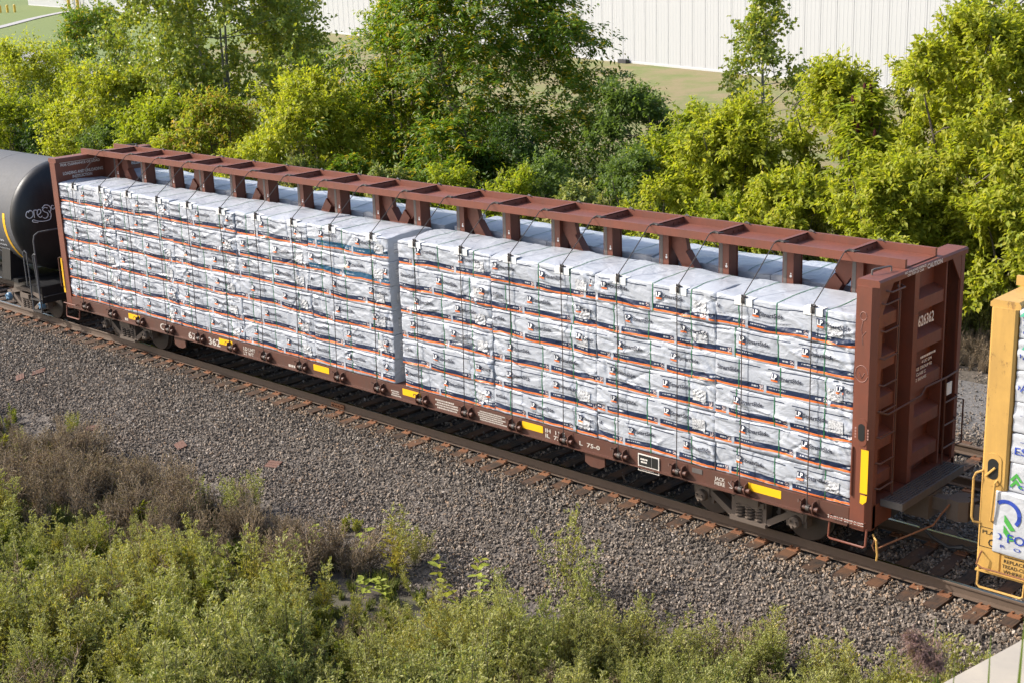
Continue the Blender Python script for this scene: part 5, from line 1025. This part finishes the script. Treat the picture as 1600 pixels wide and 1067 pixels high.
hp = np.concatenate([pts(900, -45, 13, 10.7, 13.5), pts(900, -50, 10, 13.5, 21)]); hp = hp[~((hp[:, 0] > 5.5) & (hp[:, 1] < 12.0))]
scat('hedge_undergrowth', 'tangled green undergrowth along the foot of the hedge', 'undergrowth', hp, grn+mug, 1.2, 2.2, 7)
hd = pts(420, 4, 11.5, 10.3, 14); scat('hedge_brush', 'dry brush under the trees at the gravel road edge', 'brush', hd, dry, .35, .8, 8, .35)

# ------------------------------------------------------------------ single plants in the foreground
def clump(label, x, y, n, spread, srcs, s, seed, name='weed_clump'):
    rg = np.random.default_rng(seed); z0 = float(gz(x, y))-.02; r = thing(name, (x, y, z0), label, 'plant', 'single plants on the embankment')
    for k in range(n):
        o = bpy.data.objects.new('stalk_cluster', srcs[k % len(srcs)].data); COL.objects.link(o); o.parent = r; dx, dy = rg.normal(0, spread, 2); o.location = (dx, dy, float(gz(x+dx, y+dy))-.02-z0); o.rotation_euler = (rg.normal(0, .12), rg.normal(0, .12), rg.uniform(0, 6)); q = s*rg.uniform(.75, 1.15); o.scale = (q, q, q)
clump('bushy pale green mugwort clump standing alone on the stones', -.05, -4.55, 7, .20, mug, .9, 1)
clump('fine green weed tuft on the stones beside a rusty plate', -7.0, -4.0, 3, .14, rag, .62, 2)
clump('small leafy weed tuft at the edge of the dry weeds', -8.9, -4.3, 3, .16, grn, .6, 3)
clump('low dark green spreading weed among the milkweed', 2.35, -3.85, 4, .16, grn, .5, 4)
clump('blue-green mugwort stalk group standing before the stones', 4.3, -3.85, 3, .12, mug, .7, 5)
gold = [src(weed_mesh('goldenrod', 650+k, .8, 'golden', ['leaf_weed', 'stem', 'leaf_yellow'])) for k in range(2)]
for i, (x, y, l) in enumerate(((2.0, -9.3, 'goldenrod with yellow tips at the lower edge of the thick weeds'), (4.1, -8.3, 'goldenrod with bright yellow plume among dark weeds'), (3.6, -8.9, 'small yellow-tipped goldenrod below the bright plume'), (-3.9, -7.9, 'yellowing goldenrod beside the dry weeds'), (-4.6, -8.6, 'tall yellowing goldenrod deep in green weeds'), (7.0, -5.4, 'lone goldenrod in the middle of the ragweed'))): clump(l, x, y, 2, .08, gold, .95, 20+i, 'goldenrod')
for i, (x, y, l) in enumerate(((-1.5, -8.7, 'yellowing weed patch beside the bare stalks'), (-.4, -9.4, 'yellow-leaved weed patch in the lush lower weeds'), (-2.4, -8.3, 'small yellowing weed patch above the lush weeds'))): clump(l, x, y, 4, .22, gold, .85, 40+i, 'goldenrod')
def dead_stalk(label, x, y, h, seed):
    rg = random.Random(seed); z0 = float(gz(x, y))-.03; r = thing('dead_stalk', (x, y, z0), label, 'plant', 'bare stalks in the weeds'); b = MB(); lx, ly = rg.uniform(-.3, .3), rg.uniform(-.3, .3)
    P = [Vector((x+lx*u**1.5, y+ly*u**1.5, z0+h*u)) for u in np.linspace(0, 1, 7)]; b.tube(P, [.009*(1-.8*u)+.001 for u in np.linspace(0, 1, 7)], 5); b.build('stem', 'dry_stalk', r, True)
    for k in range(7):
        q = P[2+k % 5]; a = rg.uniform(0, 6.28); l = rg.uniform(.12, .32); e = q+Vector((math.cos(a)*l*.6, math.sin(a)*l*.6, l)); c = MB(); c.tube([q, (q+e)/2+Vector((0, 0, -.02)), e], [.005, .0035, .0015], 4); c.build('twig', 'dry_stalk', r, True)
for i, (x, y, h, l) in enumerate(((1.2, -7.6, 1.5, 'tall bare brown stalk leaning over the green weeds'), (1.7, -8.3, 1.7, 'tallest bare forked stalk among the lush weeds'), (2.3, -8.0, 1.5, 'thin bare stalk beside the tallest stalk'), (.2, -8.2, 1.3, 'short bare stalk near the yellowing patch'), (3.6, -7.2, 1.3, 'bare reddish stalk before the dry weeds'), (6.4, -5.6, 1.1, 'lone bare stalk among the ragweed'))): dead_stalk(l, x, y, h, i)
lv = np.array([(0, 0, 0), (.03, .028, .006), (.075, .035, .004), (.12, .022, -.006), (.15, 0, -.022), (.12, -.022, -.006), (.075, -.035, .004), (.03, -.028, .006), (.075, 0, -.008), (.03, 0, -.004), (.12, 0, -.014)])
LM = {}
for k, mt in enumerate(('leaf_milkweed', 'leaf_yellow')):
    F = [(0, 9, 1), (9, 8, 2), (9, 2, 1), (8, 10, 3), (8, 3, 2), (10, 4, 3), (0, 7, 9), (9, 7, 6), (9, 6, 8), (8, 6, 5), (8, 5, 10), (10, 5, 4)]; LM[k] = fast_mesh('leaf', lv, np.array(F), [mt])
def milkweed(label, x, y, h, nl, mix, seed):
    rg = random.Random(seed); z0 = float(gz(x, y))-.02; r = thing('milkweed', (x, y, z0), label, 'plant', 'milkweed plants at the ballast edge'); b = MB(); tx, ty = rg.uniform(-.12, .12), rg.uniform(-.12, .12)
    b.tube([(x, y, z0), (x+tx*.4, y+ty*.4, z0+h*.5), (x+tx, y+ty, z0+h)], [.008, .006, .004], 5); b.build('stem', 'stem', r, True)
    for k in range(nl):
        u = .3+.7*k/nl; o = bpy.data.objects.new('leaf', LM[1 if rg.random() < mix else 0]); COL.objects.link(o); o.parent = r; o.location = (tx*u, ty*u, h*u); o.rotation_euler = (rg.uniform(-.4, .4), rg.uniform(-.55, .25), k*1.57*1.02+rg.uniform(-.4, .4)+(k//2)*.7); q = rg.uniform(.95, 1.55)*(1.25-.4*u); o.scale = (q, q, q)
for i, (x, y, h, nl, mix, l) in enumerate(((2.15, -4.55, .62, 14, .1, 'milkweed with many pale green leaves before the dry weeds'), (2.5, -4.95, .45, 8, .2, 'short milkweed with pale leaves by the bare soil'), (3.05, -4.25, .6, 12, .25, 'milkweed with an orange-yellow top beside low green weed'), (3.55, -4.1, .5, 5, .9, 'thin milkweed with a single yellow leaf pair'), (4.25, -4.3, .4, 4, 1., 'small all-yellow milkweed on the stones'), (5.0, -4.2, .6, 10, .8, 'milkweed with brown and yellow top leaves'), (5.65, -3.95, .6, 12, .45, 'milkweed with yellow upper leaves and green base'), (4.7, -5.1, .55, 13, .1, 'broad pale green milkweed in the ragweed'), (4.25, -5.2, .40, 10, .05, 'small round-leaved milkweed beside the broad one'), (2.6, -5.9, .6, 8, .75, 'leaning yellow milkweed in the green weeds'), (5.5, -4.5, .5, 9, .5, 'milkweed with yellow-green leaves at the weed edge'), (6.0, -4.15, .45, 8, .2, 'last green milkweed along the stones'))): milkweed(l, x, y, h, nl, mix, i)

# ------------------------------------------------------------------ wing wall and reeds near the overpass
A0, B0 = np.array([16.82, -10.40]), np.array([16.99, -9.42]); d = (B0-A0)/np.linalg.norm(B0-A0); nn = np.array([d[1], -d[0]])
b = MB(); a_, c_ = A0-d*4, B0+d*7; b.prism([tuple(a_), tuple(c_), tuple(c_+nn*.42), tuple(a_+nn*.42)], 'z', 3.9, 4.2); b.prism([tuple(a_+nn*.03), tuple(c_+nn*.03), tuple(c_+nn*.9), tuple(a_+nn*.9)], 'z', -1.8, 3.897); b.prism([tuple(a_+nn*.424), tuple(c_+nn*.424), tuple(c_+nn*1.6), tuple(a_+nn*1.6)], 'z', 3.5, 4.05)
tag(b.build('wing_wall', 'concrete'), 'pale concrete wing wall edge beside the reeds', 'wall')
def reed(label, base, tips, plume, seed):
    rg = np.random.default_rng(seed); x, y, z = base; r = thing('reed', base, label, 'plant', 'reeds near the wing wall')
    for tx, ty, tz, w_ in tips:
        P = [Vector(base)*(1-u)+Vector((tx, ty, tz))*u+Vector((0, 0, .05*math.sin(u*math.pi))) for u in np.linspace(0, 1, 9)]; V = []
        for k, p in enumerate(P):
            u = k/8; hw = w_*1.25*(1-u)**.45*.5*1.6+.001; sd = Vector((.73, .68, 0)).normalized(); nrm = Vector((-sd.y, sd.x, 0)); V += [p-sd*hw+nrm*hw*.5, p, p+sd*hw+nrm*hw*.5]
        b = MB(); b.add(V, [(3*k+j, 3*k+j+1, 3*k+4+j, 3*k+3+j) for k in range(8) for j in range(2)]); b.build('leaf', 'reed_leaf', r, True, fix=False)
    if plume:
        (px, py, pz), (qx, qy, qz) = plume; b = MB(); b.tube([base, (px, py, pz), (qx, qy, qz)], [.006, .004, .002], 5); b.build('stem', 'reed_leaf', r, True)
        n = 2200; u = rg.random(n); wdt = .030*np.sin(np.pi*np.clip(u*.9+.08, 0, 1)); C = np.array([px, py, pz])[None]*(1-u[:, None])+np.array([qx, qy, qz])[None]*u[:, None]; lob = np.sin(u*34)*.5+.8
        Pp = C+rg.normal(0, 1, (n, 3))*(wdt*lob)[:, None]*np.array([1, 1, .8])-np.array([0, 0, 1])*(wdt*.5)[:, None]
        V, F = leaves(Pp, rg.normal(0, .6, (n, 3))+np.array([-.3, 0, -.5]), rg.normal(0, 1, (n, 3)), np.full(n, .030), np.full(n, .004)); link('plume', fast_mesh('plume', V-np.array(base), F, ['reed_plume']), r)
reed('reed with a drooping purple-brown plume beside the wing wall', (18.895, -14.832, 3.504), [(18.756, -14.657, 7.054, .010), (18.866, -14.731, 6.967, .009)], ((18.807, -14.728, 6.933), (18.703, -14.725, 7.009)), 1)
reed('reed with long upright green blades before the wing wall', (19.172, -15.061, 3.703), [(19.052, -14.897, 7.188, .014), (19.154, -14.898, 7.302, .017), (19.195, -15.009, 7.286, .018), (19.256, -14.959, 7.265, .016)], None, 2)
reed('reed with one bent pale blade low before the wing wall', (19.196, -15.263, 3.824), [(19.22, -15.004, 7.24, .012), (19.26, -14.964, 7.247, .011)], None, 3)
